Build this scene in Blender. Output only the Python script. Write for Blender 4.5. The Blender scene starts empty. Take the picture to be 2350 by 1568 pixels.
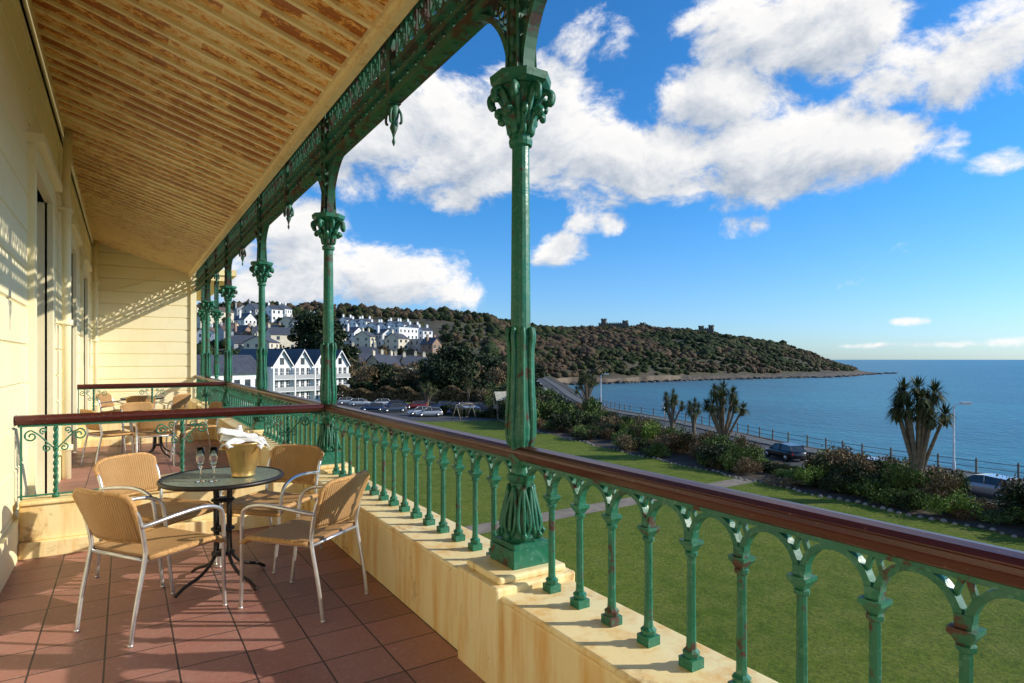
import bpy, math, random
import numpy as np
from mathutils import Vector, Matrix, noise
random.seed(7); rng=np.random.default_rng(7)
sc=bpy.context.scene
COL=sc.collection
EYE=1.48; YAW=math.radians(32.4)
SN,CS=math.sin(YAW),math.cos(YAW)
GZ=-7.52; SEA=-12.52
def tb(u): return (u-1175)/1400.0
def pos(u,d):
    x=tb(u)*d
    return (CS*x+SN*d, -SN*x+CS*d)

# ---------------------------------------------------------------- materials
def newmat(name):
    m=bpy.data.materials.new(name); m.use_nodes=True
    nt=m.node_tree; b=nt.nodes['Principled BSDF']; return m,nt,b
def N(nt,t,**kw):
    n=nt.nodes.new(t)
    for k,v in kw.items(): setattr(n,k,v)
    return n
def ramp(nt,fac,stops):
    r=N(nt,'ShaderNodeValToRGB'); e=r.color_ramp.elements
    while len(e)<len(stops): e.new(0.5)
    for i,(p,c) in enumerate(stops):
        e[i].position=p; e[i].color=(c[0],c[1],c[2],1) if not isinstance(c,(int,float)) else (c,c,c,1)
    nt.links.new(fac,r.inputs[0]); return r.outputs[0]
def coord(nt,scale=(1,1,1),kind='Object',loc=(0,0,0)):
    tc=N(nt,'ShaderNodeTexCoord'); mp=N(nt,'ShaderNodeMapping')
    mp.inputs['Scale'].default_value=scale; mp.inputs['Location'].default_value=loc
    nt.links.new(tc.outputs[kind],mp.inputs[0]); return mp.outputs[0]
def nz(nt,vec,scale,detail=5,rough=.55,dist=0):
    n=N(nt,'ShaderNodeTexNoise'); n.inputs['Scale'].default_value=scale; n.inputs['Detail'].default_value=detail
    n.inputs['Roughness'].default_value=rough; n.inputs['Distortion'].default_value=dist
    nt.links.new(vec,n.inputs['Vector']); return n.outputs['Fac']
def mix(nt,fac,a,b,mode='MIX'):
    m=N(nt,'ShaderNodeMix',data_type='RGBA',blend_type=mode)
    for s,v in ((m.inputs[0],fac),(m.inputs[6],a),(m.inputs[7],b)):
        if hasattr(v,'is_linked'): nt.links.new(v,s)
        elif isinstance(v,(int,float)): s.default_value=v
        else: s.default_value=(v[0],v[1],v[2],1)
    return m.outputs[2]
def mth(nt_,op,a,b=None,c=None,clamp=False):
    n=N(nt_,'ShaderNodeMath',operation=op); n.use_clamp=clamp
    for i,v in enumerate((a,b,c)):
        if v is None: continue
        if hasattr(v,'is_linked'): nt_.links.new(v,n.inputs[i])
        else: n.inputs[i].default_value=v
    return n.outputs[0]
def bump(nt,b,h,strength=.3,dist=.01):
    n=N(nt,'ShaderNodeBump'); n.inputs['Strength'].default_value=strength; n.inputs['Distance'].default_value=dist
    nt.links.new(h,n.inputs['Height']); nt.links.new(n.outputs[0],b.inputs['Normal'])
def simple(name,col,rough=.6,metal=0,var=.25,scale=6,kind='Object',bs=.15,bd=.005):
    m,nt,b=newmat(name); v=coord(nt,kind=kind); n=nz(nt,v,scale,3)
    c=mix(nt,ramp(nt,n,[(.3,0.0),(.7,1.0)]),tuple(x*(1-var) for x in col),tuple(min(1,x*(1+var)) for x in col))
    nt.links.new(c,b.inputs['Base Color']); b.inputs['Roughness'].default_value=rough; b.inputs['Metallic'].default_value=metal
    if bs>0: bump(nt,b,nz(nt,v,scale*8,3),bs,bd)
    return m
def geo_pos(nt):
    return N(nt,'ShaderNodeNewGeometry').outputs['Position']

def mat_iron():
    m,nt,b=newmat('green_painted_iron'); p=geo_pos(nt)
    n1=nz(nt,p,9,5,.72); n2=nz(nt,p,3,3); n3=nz(nt,p,45,3)
    base=mix(nt,ramp(nt,n2,[(.3,0.),(.7,1.)]),(.010,.108,.060),(.020,.170,.098))
    pale=mix(nt,ramp(nt,n3,[(.55,0.),(.72,.5)]),base,(.12,.30,.21))
    c=mix(nt,ramp(nt,n1,[(.575,0.),(.625,.9)]),pale,(.085,.028,.02))
    nt.links.new(c,b.inputs['Base Color'])
    nt.links.new(ramp(nt,n1,[(.4,.27),(.65,.75)]),b.inputs['Roughness'])
    bump(nt,b,n1,.4,.007); return m
IRON=mat_iron()
def mat_iron_dark():
    m,nt,b=newmat('weathered_green_iron'); p=geo_pos(nt)
    n1=nz(nt,p,6,5,.7); n2=nz(nt,p,20,3)
    base=mix(nt,n2,(.01,.07,.042),(.03,.17,.10))
    c=mix(nt,ramp(nt,n1,[(.48,0.),(.58,.95)]),base,(.055,.022,.018))
    nt.links.new(c,b.inputs['Base Color']); b.inputs['Roughness'].default_value=.55; bump(nt,b,n1,.4,.006); return m
IROND=mat_iron_dark()
def mat_wood():
    m,nt,b=newmat('varnished_mahogany'); p=geo_pos(nt)
    mp=N(nt,'ShaderNodeMapping'); mp.inputs['Scale'].default_value=(30,2,30); nt.links.new(p,mp.inputs[0])
    n=nz(nt,mp.outputs[0],1.5,5); n2=nz(nt,p,60,3)
    c=mix(nt,n,(.03,.005,.004),(.105,.022,.016))
    c=mix(nt,ramp(nt,n2,[(.66,0.),(.72,.5)]),c,(.30,.17,.12))
    nt.links.new(c,b.inputs['Base Color'])
    b.inputs['Roughness'].default_value=.3; bump(nt,b,n,.2,.003); return m
WOOD=mat_wood()
def mat_cream(name,c1,c2,rust=.5,edge=False):
    m,nt,b=newmat(name); p=geo_pos(nt)
    n1=nz(nt,p,1.3,5,.6); n2=nz(nt,p,3.2,6,.7,.6)
    base=mix(nt,ramp(nt,n1,[(.3,0.),(.7,1.)]),c1,c2)
    mp=N(nt,'ShaderNodeMapping'); mp.inputs['Scale'].default_value=(5,5,.7); nt.links.new(p,mp.inputs[0])
    n4=nz(nt,mp.outputs[0],1.6,5,.65)
    c=mix(nt,ramp(nt,n4,[(.46,0.),(.68,rust)]),base,(.74,.38,.07))
    c=mix(nt,ramp(nt,n2,[(.58,0.),(.67,rust)]),c,(.38,.19,.06))
    nt.links.new(c,b.inputs['Base Color']); b.inputs['Roughness'].default_value=.62
    bump(nt,b,nz(nt,p,25,4,.7),.25,.006); return m
CREAM=mat_cream('cream_painted_render',(.86,.69,.34),(.91,.77,.45),.75)
WALLM=mat_cream('cream_wall_paint',(.86,.76,.47),(.90,.81,.55),.06)
RIBSP=.235
def mat_ceiling(name,pan):
    m,nt,b=newmat(name); p=geo_pos(nt)
    mp=N(nt,'ShaderNodeMapping'); mp.inputs['Scale'].default_value=(1.0,1.35,1.0); nt.links.new(p,mp.inputs[0])
    n1=nz(nt,mp.outputs[0],2.6,8,.78,.7); n2=nz(nt,p,.6,2); n3=nz(nt,p,38,4,.7); n4=nz(nt,mp.outputs[0],11,5,.8,.4)
    base=mix(nt,n3,(.90,.68,.33),(.96,.80,.46))
    f=mth(nt,'MULTIPLY_ADD',mth(nt,'SUBTRACT',n2,.5),.45,n1); f=mth(nt,'MULTIPLY_ADD',mth(nt,'SUBTRACT',n4,.5),.85,f)
    if pan:
        sp=N(nt,'ShaderNodeSeparateXYZ'); nt.links.new(p,sp.inputs[0])
        fy=mth(nt,'FLOOR',mth(nt,'DIVIDE',mth(nt,'ADD',sp.outputs[1],6.0),RIBSP)); fx=mth(nt,'FLOOR',mth(nt,'MULTIPLY_ADD',fy,.37,mth(nt,'DIVIDE',sp.outputs[0],.62)))
        cb=N(nt,'ShaderNodeCombineXYZ'); nt.links.new(fy,cb.inputs[0]); nt.links.new(fx,cb.inputs[1])
        wn=N(nt,'ShaderNodeTexWhiteNoise',noise_dimensions='2D'); nt.links.new(cb.outputs[0],wn.inputs['Vector'])
        f=mth(nt,'MULTIPLY_ADD',mth(nt,'SUBTRACT',wn.outputs['Value'],.5),.20,f); f=mth(nt,'ADD',f,.045)
        c=mix(nt,ramp(nt,f,[(.38,.10),(.46,.55),(.53,.97)]),base,(.86,.38,.045))
        c=mix(nt,ramp(nt,f,[(.53,0.),(.60,.93)]),c,(.38,.095,.010))
        bump(nt,b,n4,.3,.004)
    else:
        c=mix(nt,ramp(nt,f,[(.52,0.),(.66,.5)]),base,(.66,.34,.09))
        bump(nt,b,n3,.3,.004)
    nt.links.new(c,b.inputs['Base Color']); b.inputs['Roughness'].default_value=.42; return m
CEIL=mat_ceiling('rust_stained_ceiling_board',True); RIB=mat_ceiling('ceiling_batten_paint',False)
def mat_tiles():
    m,nt,b=newmat('quarry_tiles'); p=geo_pos(nt)
    mp=N(nt,'ShaderNodeMapping'); mp.inputs['Location'].default_value=(-.218+.302*20,.302*40,0); nt.links.new(p,mp.inputs[0])
    br=N(nt,'ShaderNodeTexBrick',offset=0.0,squash=1.0); nt.links.new(mp.outputs[0],br.inputs['Vector'])
    br.inputs['Scale'].default_value=1; br.inputs['Brick Width'].default_value=.302; br.inputs['Row Height'].default_value=.302
    br.inputs['Mortar Size'].default_value=.0048; br.inputs['Mortar Smooth'].default_value=.3; br.inputs['Bias'].default_value=-.1
    br.inputs['Color1'].default_value=(.38,.155,.12,1); br.inputs['Color2'].default_value=(.20,.078,.062,1); br.inputs['Mortar'].default_value=(.03,.018,.016,1)
    n=nz(nt,p,2.5,6,.7); n2=nz(nt,p,34,5,.8)
    c=mix(nt,ramp(nt,n,[(.35,0.),(.7,.5)]),br.outputs['Color'],(.38,.235,.19))
    c=mix(nt,ramp(nt,n2,[(.56,0.),(.72,.6)]),c,(.56,.43,.37))
    c=mix(nt,ramp(nt,n2,[(.30,.6),(.42,0.)]),c,(.10,.045,.04))
    c=mix(nt,br.outputs['Fac'],c,(.035,.02,.018))
    nt.links.new(c,b.inputs['Base Color'])
    nt.links.new(ramp(nt,n,[(.3,.38),(.7,.58)]),b.inputs['Roughness'])
    bump(nt,b,mth(nt,'MULTIPLY_ADD',br.outputs['Fac'],-1,n2),.5,.007); return m
TILES=mat_tiles()
def mat_wicker():
    m,nt,b=newmat('woven_wicker'); tc=N(nt,'ShaderNodeTexCoord').outputs['UV']
    w=[]
    for d,s in (('X',26),('Y',26)):
        wv=N(nt,'ShaderNodeTexWave',wave_type='BANDS',bands_direction=d); wv.inputs['Scale'].default_value=s*(.36 if d=='X' else .62); wv.inputs['Distortion'].default_value=1.0
        nt.links.new(tc,wv.inputs['Vector']); w.append(wv.outputs['Fac'])
    mu=mth(nt,'MINIMUM',w[0],w[1])
    v=coord(nt); n=nz(nt,v,9,5)
    c=mix(nt,n,(.52,.27,.085),(.76,.46,.18))
    c=mix(nt,ramp(nt,mu,[(.03,.75),(.22,0.)]),c,(.17,.07,.025))
    nt.links.new(c,b.inputs['Base Color']); b.inputs['Roughness'].default_value=.5; bump(nt,b,mu,.8,.006); return m
WICK=mat_wicker()
ALU=simple('brushed_aluminium',(.66,.66,.66),.3,.8,.1,20)
DARKM=simple('dark_bronze_steel',(.035,.03,.028),.4,.6,.2,20)
GOLD=simple('champagne_gold_metal',(.66,.42,.15),.32,.75,.1,8)
CLOTH=simple('white_linen',(.80,.80,.80),.8,0,.04,8)
def mat_glass(name,col=(1,1,1),rough=.02,alpha=None):
    m,nt,b=newmat(name); b.inputs['Base Color'].default_value=(*col,1); b.inputs['Roughness'].default_value=rough
    b.inputs['Transmission Weight'].default_value=1; b.inputs['IOR'].default_value=1.45; return m
GLASS=mat_glass('clear_glass')
TGLASS=simple('ripple_table_glass',(.20,.25,.20),.10,0,.3,60,bs=.6,bd=.004)
WINGL=simple('window_glass',(.03,.04,.05),.1,0,.3,1,bs=0)
ASPH=simple('asphalt',(.05,.05,.052),.85,0,.2,.8,'Object')
PAVE=simple('pavement_stone',(.13,.125,.115),.8,0,.2,1.2)
PATHM=simple('gravel_path',(.21,.17,.13),.9,0,.25,1.5)
SOIL=simple('garden_soil',(.05,.035,.022),.95,0,.35,1)
STONE=simple('grey_stone',(.20,.185,.16),.85,0,.35,.8)
WSTONE=simple('dark_sea_wall_stone',(.075,.07,.062),.9,0,.35,.8)
DSTONE=simple('castle_stone',(.12,.105,.085),.9,0,.3,.3)
WHITE=simple('white_render',(.78,.78,.77),.7,0,.06,.5,bs=0)
CREAMH=simple('cream_render',(.64,.57,.43),.7,0,.1,.5,bs=0)
GREYH=simple('grey_render',(.36,.36,.36),.7,0,.1,.5,bs=0)
BRICKH=simple('brown_brick',(.30,.19,.13),.8,0,.2,.5,bs=0)
SLATE=simple('slate_roof',(.06,.065,.08),.55,0,.3,1.5)
ROOFB=simple('brown_tile_roof',(.13,.09,.07),.7,0,.3,1.5)
def mat_lawn():
    m,nt,b=newmat('lawn_grass'); p=geo_pos(nt)
    n1=nz(nt,p,.12,4,.6); n2=nz(nt,p,.8,6,.74); n3=nz(nt,p,7,5,.8)
    c=mix(nt,ramp(nt,n1,[(.3,0.),(.7,1.)]),(.100,.160,.012),(.165,.215,.020))
    c=mix(nt,ramp(nt,n2,[(.42,0.),(.66,.65)]),c,(.24,.24,.055))
    c=mix(nt,ramp(nt,n2,[(.34,.5),(.46,0.)]),c,(.06,.11,.012))
    c=mix(nt,ramp(nt,n3,[(.3,.95),(.6,0.)]),c,(.045,.08,.010))
    nt.links.new(c,b.inputs['Base Color']); b.inputs['Roughness'].default_value=.9; b.inputs['Specular IOR Level'].default_value=.15
    bump(nt,b,n3,1.0,.12); return m
LAWN=mat_lawn()
def mat_leaf(name,stops,scale=.3):
    m,nt,b=newmat(name); g=N(nt,'ShaderNodeNewGeometry')
    n=nz(nt,g.outputs['Position'],scale,4,.6)
    s=mth(nt,'MULTIPLY_ADD',n,1.1,-.32)
    a=mth(nt,'MULTIPLY_ADD',g.outputs['Random Per Island'],.55,s)
    nt.links.new(ramp(nt,a,stops),b.inputs['Base Color']); b.inputs['Roughness'].default_value=.75
    b.inputs['Specular IOR Level'].default_value=.25
    return m
LF_GREEN=mat_leaf('green_leaves',[(.1,(.03,.05,.01)),(.5,(.07,.115,.022)),(.9,(.14,.19,.045))])
LF_DARK=mat_leaf('dark_evergreen_leaves',[(.1,(.008,.016,.008)),(.5,(.022,.038,.014)),(.9,(.05,.068,.024))])
LF_BROWN=mat_leaf('brown_winter_foliage',[(.1,(.06,.036,.018)),(.5,(.15,.105,.052)),(.9,(.26,.19,.10))])
LF_OLIVE=mat_leaf('cordyline_leaves',[(.1,(.02,.03,.01)),(.5,(.06,.078,.024)),(.9,(.15,.145,.055))])
LF_LIME=mat_leaf('yellow_green_leaves',[(.1,(.06,.11,.015)),(.5,(.14,.22,.03)),(.9,(.24,.32,.07))])
def mat_woodland():
    m,nt,b=newmat('headland_woodland_canopy'); g=N(nt,'ShaderNodeNewGeometry'); p=g.outputs['Position']
    n=nz(nt,p,.016,5,.6); n2=nz(nt,p,.09,3,.6)
    a=mth(nt,'MULTIPLY_ADD',g.outputs['Random Per Island'],.12,mth(nt,'MULTIPLY_ADD',mth(nt,'SUBTRACT',n2,.5),.45,n))
    c=ramp(nt,a,[(.36,(.012,.020,.008)),(.48,(.024,.038,.012)),(.57,(.042,.048,.017)),(.63,(.082,.054,.034)),(.72,(.068,.046,.028)),(.80,(.04,.05,.018))])
    v=mth(nt,'MULTIPLY_ADD',g.outputs['Random Per Island'],.9,.55)
    cv=N(nt,'ShaderNodeCombineXYZ'); [nt.links.new(v,cv.inputs[i]) for i in range(3)]
    c=mix(nt,1.0,c,cv.outputs[0],'MULTIPLY')
    nt.links.new(c,b.inputs['Base Color']); b.inputs['Roughness'].default_value=.85; b.inputs['Specular IOR Level'].default_value=.15; return m
WOODLAND=mat_woodland()
BARK=simple('tree_bark',(.12,.09,.065),.9,0,.3,3)
BARKP=simple('pale_cordyline_bark',(.15,.115,.08),.9,0,.3,3)

# ---------------------------------------------------------------- mesh builder
def catmull(pts,n=6,closed=False):
    P=[Vector(p) for p in pts]; out=[]; L=len(P)
    rngi=range(L if closed else L-1)
    for i in rngi:
        if closed: a,b,c,d=P[(i-1)%L],P[i],P[(i+1)%L],P[(i+2)%L]
        else: a,b,c,d=P[max(i-1,0)],P[i],P[i+1],P[min(i+2,L-1)]
        for k in range(n):
            t=k/n
            out.append(.5*((2*b)+(-a+c)*t+(2*a-5*b+4*c-d)*t*t+(-a+3*b-3*c+d)*t**3))
    if not closed: out.append(P[-1])
    return out
class MB:
    def __init__(s): s.v=[];s.f=[];s.m=[];s.sm=[]
    def add(s,vs,fs,mat=0,smooth=False):
        o=len(s.v); s.v.extend([tuple(v) for v in vs])
        for f in fs: s.f.append(tuple(i+o for i in f)); s.m.append(mat); s.sm.append(smooth)
    def bb(s,x0,x1,y0,y1,z0,z1,mat=0,T=None):
        vs=[Vector(p) for p in ((x0,y0,z0),(x1,y0,z0),(x1,y1,z0),(x0,y1,z0),(x0,y0,z1),(x1,y0,z1),(x1,y1,z1),(x0,y1,z1))]
        if T is not None: vs=[T@v for v in vs]
        s.add(vs,[(0,3,2,1),(4,5,6,7),(0,1,5,4),(1,2,6,5),(2,3,7,6),(3,0,4,7)],mat)
    def tube(s,pts,r,n=6,mat=0,closed=False,flat=None,smooth=True,T=None):
        P=[Vector(p) for p in pts]; L=len(P); rr=r if isinstance(r,(list,tuple)) else [r]*L
        if len(rr)<L: rr=list(rr)+[rr[-1]]*(L-len(rr))
        vs=[];fs=[]; up=None
        for i in range(L):
            if closed: t=(P[(i+1)%L]-P[i-1])
            else: t=P[min(i+1,L-1)]-P[max(i-1,0)]
            if t.length<1e-9: t=Vector((0,0,1))
            t.normalize()
            if up is None:
                up=Vector((1,0,0)) if abs(t.x)<.9 else Vector((0,1,0))
            up=(up-t*up.dot(t))
            if up.length<1e-6: up=t.orthogonal()
            up.normalize(); w=t.cross(up)
            for k in range(n):
                a=2*math.pi*(k+.5)/n
                fx=flat[0] if flat else 1; fy=flat[1] if flat else 1
                vs.append(P[i]+up*math.cos(a)*rr[i]*fx+w*math.sin(a)*rr[i]*fy)
        for i in range(L if closed else L-1):
            j=(i+1)%L
            for k in range(n):
                k2=(k+1)%n; fs.append((i*n+k,i*n+k2,j*n+k2,j*n+k))
        if not closed: fs.append(tuple(range(n-1,-1,-1))); fs.append(tuple((L-1)*n+k for k in range(n)))
        if T is not None: vs=[T@v for v in vs]
        s.add(vs,fs,mat,smooth)
    def lathe(s,prof,c=(0,0,0),n=16,mat=0,smooth=True,T=None,rot=0):
        vs=[];fs=[]
        for z,r in prof:
            for k in range(n):
                a=2*math.pi*k/n+rot; vs.append(Vector((c[0]+r*math.cos(a),c[1]+r*math.sin(a),c[2]+z)))
        L=len(prof)
        for i in range(L-1):
            for k in range(n):
                k2=(k+1)%n; fs.append((i*n+k,i*n+k2,(i+1)*n+k2,(i+1)*n+k))
        fs.append(tuple(range(n-1,-1,-1))); fs.append(tuple((L-1)*n+k for k in range(n)))
        if T is not None: vs=[T@v for v in vs]
        s.add(vs,fs,mat,smooth)
    def mesh(s,name,mats):
        me=bpy.data.meshes.new(name); me.from_pydata(s.v,[],s.f)
        for m in mats: me.materials.append(m)
        me.polygons.foreach_set('material_index',s.m); me.polygons.foreach_set('use_smooth',s.sm); me.update(); return me
    def build(s,name,mats,parent=None,loc=(0,0,0),rz=0,bevel=0):
        return obj(name,s.mesh(name,mats),parent,loc,rz,bevel=bevel)
def obj(name,me,parent=None,loc=(0,0,0),rz=0,scale=None,bevel=0):
    o=bpy.data.objects.new(name,me); COL.objects.link(o); o.location=loc; o.rotation_euler=(0,0,rz)
    if scale: o.scale=scale
    if parent: o.parent=parent
    if bevel:
        b=o.modifiers.new('bevel','BEVEL'); b.width=bevel; b.segments=2; b.limit_method='ANGLE'
    return o
def empty(name,loc=(0,0,0),rz=0):
    o=bpy.data.objects.new(name,None); COL.objects.link(o); o.location=loc; o.rotation_euler=(0,0,rz); o.empty_display_size=.1; return o
def npmesh(name,V,F,mats,smooth=False):
    me=bpy.data.meshes.new(name); k=F.shape[1]
    me.vertices.add(len(V)); me.vertices.foreach_set('co',V.astype(np.float32).ravel())
    me.loops.add(F.size); me.loops.foreach_set('vertex_index',F.astype(np.int32).ravel())
    me.polygons.add(len(F)); me.polygons.foreach_set('loop_start',np.arange(0,F.size,k,dtype=np.int32))
    me.polygons.foreach_set('loop_total',np.full(len(F),k,dtype=np.int32))
    if smooth: me.polygons.foreach_set('use_smooth',np.ones(len(F),dtype=bool))
    for m in mats: me.materials.append(m)
    me.update(calc_edges=True); me.validate(); return me
def leafcloud(C,size,aspect=.5,up=0):
    n=len(C); a=rng.normal(size=(n,3)); a/=np.linalg.norm(a,axis=1)[:,None]
    b=rng.normal(size=(n,3)); b-=a*(a*b).sum(1)[:,None]; b/=np.linalg.norm(b,axis=1)[:,None]
    s=(size*rng.uniform(.6,1.4,n))[:,None]
    V=np.stack([C-a*s,C-b*s*aspect,C+a*s,C+b*s*aspect],1).reshape(-1,3)
    return V,np.arange(4*n).reshape(-1,4)

# ================================================================ VERANDA
X_COL=1.65; XW=-.70; BAY=3.37; Y0=2.52
COLY=[Y0+BAY*k for k in range(-2,5)]
CAP=.42
YEND=18.6
hotel=empty('hotel_building')
fl=MB(); fl.bb(-1.2,1.44,-6,26,-.15,0); fl.build('veranda_floor',[TILES],hotel)
pa=MB()
pa.bb(1.43,1.79,-6,YEND,-.6,CAP-.03); pa.bb(1.42,1.82,-6,YEND,CAP-.03,CAP)
pa.bb(1.46,1.78,-6,YEND,-7.6,-.6)
for y in COLY:
    pa.bb(1.395,1.845,y-.19,y+.19,-.02,CAP+.035); pa.bb(1.43,1.81,y-.16,y+.16,CAP+.035,CAP+.07)
pa.build('parapet_wall',[CREAM],hotel,bevel=.012)
def wallseg(mb,y0,y1,z0,z1,x=XW,course=.32):
    prof=[]
    prof.append((x,z0))
    k=1
    while z0+k*course<z1:
        zz=z0+k*course
        prof+= [(x,zz-.014),(x-.02,zz),(x,zz+.014)]; k+=1
    prof.append((x,z1)); n=len(prof)
    vs=[(a,y0,b) for a,b in prof]+[(a,y1,b) for a,b in prof]
    fs=[(i,i+1,n+i+1,n+i) for i in range(n-1)]
    mb.add(vs,fs)
    mb.add([(x,y0,z0),(x-.3,y0,z0),(x-.3,y0,z1),(x,y0,z1)],[(0,1,2,3)]); mb.add([(x,y1,z0),(x-.3,y1,z0),(x-.3,y1,z1),(x,y1,z1)],[(3,2,1,0)])
w=MB()
doors=[(1.9,3.2),(6.75,8.15),(10.5,11.9),(14.0,15.4)]
y=-6
for a,b in doors+[(YEND,YEND)]:
    wallseg(w,y,a,0,4.6)
    if a<YEND: wallseg(w,a,b,3.15,4.6)
    y=b
w.bb(XW-.02,XW+.035,-6,1.75,0,.28); 
for a,b in ((3.35,6.6),(8.3,10.35),(12.05,13.85),(15.55,YEND)): w.bb(XW-.02,XW+.035,a,b,0,.28)
for a,b in doors:
    for e0,e1 in ((a-.15,a),(b,b+.15)): w.bb(XW-.02,XW+.05,e0,e1,0,3.15)
    w.bb(XW-.02,XW+.053,a-.15,b+.15,3.152,3.33); w.bb(XW-.02,XW+.12,a-.22,b+.22,3.33,3.40)
w.build('house_wall',[WALLM],hotel)
dr=MB()
for a,b in doors:
    dr.bb(XW-.24,XW-.2,a,b,0,3.15,0)
    for j in range(2):
        m0=a+(b-a)*j/2+.08; m1=a+(b-a)*(j+1)/2-.08
        for z0,z1 in ((.25,.8),(.9,1.7),(1.8,2.5),(2.6,3.05)): dr.bb(XW-.21,XW-.195,m0,m1,z0,z1,1)
dr.build('french_doors',[WHITE,WINGL],hotel)
ew=MB(); prof=[]; z=0
while z<4.6:
    prof+=[(z+.012,YEND),(z+.30,YEND),(z+.312,YEND+.025)]; z+=.324
n=len(prof); vs=[(XW,b,a) for a,b in prof]+[(1.62,b,a) for a,b in prof]
ew.add(vs,[(i,n+i,n+i+1,i+1) for i in range(n-1)])
ew.bb(XW-.2,1.62,YEND+.03,YEND+.3,-7.5,4.6); ew.bb(XW,1.64,YEND-.03,YEND-.002,0,.28)
ew.bb(1.5,1.64,YEND-.05,YEND-.001,.281,3.9)
ew.build('end_wall',[WALLM],hotel)
pp=MB()
for y,x in ((9.35,XW+.09),(17.9,XW+.1)):
    pp.tube([(x,y,0),(x,y,3.4),(x-.02,y+.02,3.6),(x-.02,y+.3,3.9),(x,y+.3,4.4)],.05,10)
    for z in (.35,1.9,3.3): pp.lathe([(0,.068),(.07,.068)],(x,y,z),10); pp.bb(XW-.01,x,y-.09,y+.09,z+.02,z+.05)
pp.tube([(XW+.03,-5,4.33),(XW+.03,YEND-.1,4.33)],.018,6)
pp.tube(catmull([(XW+.05,YEND-.03,3.3),(-.3,YEND-.04,3.25),(.1,YEND-.04,3.36),(.7,YEND-.04,3.62)],6),.012,5)
pp.build('downpipes',[WALLM],hotel)
def cz(x): return 3.79+(1.5-x)/2.2*.68
ce=MB()
ce.add([(1.52,-6,cz(1.52)),(1.52,YEND,cz(1.52)),(XW,YEND,cz(XW)),(XW,-6,cz(XW))],[(0,1,2,3)])
yy=-6
while yy<YEND:
    vs=[]
    for x in (1.50,XW):
        z=cz(x)
        vs+=[(x,yy-.026,z),(x,yy-.020,z-.030),(x,yy+.020,z-.030),(x,yy+.026,z)]
    ce.add(vs,[(0,1,5,4),(1,2,6,5),(2,3,7,6)],1)
    yy+=RIBSP
ce.bb(1.475,1.535,-6,YEND,3.70,3.86,1); ce.bb(1.44,1.474,-6,YEND,3.755,3.80,1)
ce.bb(XW-.01,XW+.05,-6,YEND,cz(XW)-.1,cz(XW)+.03,1)
ce.bb(XW-.05,XW+.0,-6,YEND,4.3,4.6,1)
ce.build('veranda_ceiling',[CEIL,RIB],hotel)
ro=MB()
ro.add([(1.86,-6,3.96),(1.86,YEND+.3,3.96),(XW-.3,YEND+.3,4.78),(XW-.3,-6,4.78)],[(3,2,1,0)])
ro.bb(1.54,1.86,-6,YEND,3.945,4.02,0); ro.bb(-1.1,-.9,-6,26,4.0,8)
ro.build('veranda_roof',[SLATE,CREAM],hotel)
hb=MB(); hb.bb(-12,-1.1,-12,40,-7.6,9,0); hb.build('hotel_main_block',[WALLM],hotel)
fp=MB()
fp.bb(XW,2.7,YEND+.35,26,3.86,4.02,1); fp.bb(XW,2.55,YEND+.4,25.9,3.70,3.86,1)
fp.bb(XW,2.45,YEND+.31,26,-.2,.42,1); fp.bb(XW,2.45,YEND+.32,26,-7.6,-.2,1)
fp.build('far_pavilion',[CREAM,CREAM],hotel)

def rail_prof(w=.055): return [(-w,.0),(-w*.7,-.03),(-.02,-.038),(.02,-.038),(w*.7,-.03),(w,0),(w*.95,.018),(w*.6,.032),(0,.036),(-w*.6,.032),(-w*.95,.018)]
def rail(mb,p0,p1,zc,w=.055,mat=0):
    p0=Vector((*p0,zc)); p1=Vector((*p1,zc)); t=(p1-p0).normalized(); s=Vector((t.y,-t.x,0)); pr=rail_prof(w); n=len(pr)
    vs=[p0+s*a+Vector((0,0,b)) for a,b in pr]+[p1+s*a+Vector((0,0,b)) for a,b in pr]
    fs=[(i,(i+1)%n,n+(i+1)%n,n+i) for i in range(n)]+[tuple(range(n)),tuple(range(2*n-1,n-1,-1))]
    mb.add(vs,fs,mat,False)
bal=empty('iron_balustrade')
r=MB(); rail(r,(X_COL,-6),(X_COL,YEND-.05),1.022)
r.build('handrail',[WOOD],bal,bevel=.004)
b=MB(); 
def baluster(mb,y,x=X_COL):
    mb.bb(x-.03,x+.03,y-.03,y+.03,CAP,CAP+.035); mb.lathe([(0,.026),(.02,.03),(.03,.018),(.05,.0165),(.30,.0145),(.345,.0145),(.35,.022),(.362,.022),(.365,.015)],(x,y,CAP+.035),8,smooth=False)
    mb.lathe([(0,.020),(.018,.034),(.026,.042),(.038,.042)],(x,y,CAP+.40),4,smooth=False,rot=math.pi/4)
    mb.bb(x-.018,x+.018,y-.018,y+.018,CAP+.438,CAP+.47)
def arc(mb,y0,y1,x=X_COL):
    r=(y1-y0)/2-.008; c=(y0+y1)/2; zb=CAP+.445; h=.103
    pts=[(x,c-r*math.cos(a),zb+h*math.sin(a)) for a in np.linspace(0,math.pi,11)]
    mb.tube(pts,.0175,4,flat=(1.25,.75),smooth=False)
    for sgn in (-1,1):
        mb.tube([(x,c+sgn*(r-.012),zb+h*.62),(x,c+sgn*(r+.004),zb+h+.012)],.009,4,smooth=False)
for y in [Y0+BAY*k for k in range(-3,5)]:
    g=.26; sp=(BAY-2*g)/14
    ys=[y+g+sp*j for j in range(15)]
    ys=[q for q in ys if q<YEND-.1 and q>-6]
    for q in ys: baluster(b,q)
    al=[y+.06]+ys+([y+BAY-.06])
    al=[q for q in al if q<YEND]
    for a,c in zip(al,al[1:]): arc(b,a,c)
b.bb(X_COL-.025,X_COL+.025,-6,YEND-.06,.972,.986)
b.build('balusters',[IRON],bal)

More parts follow.
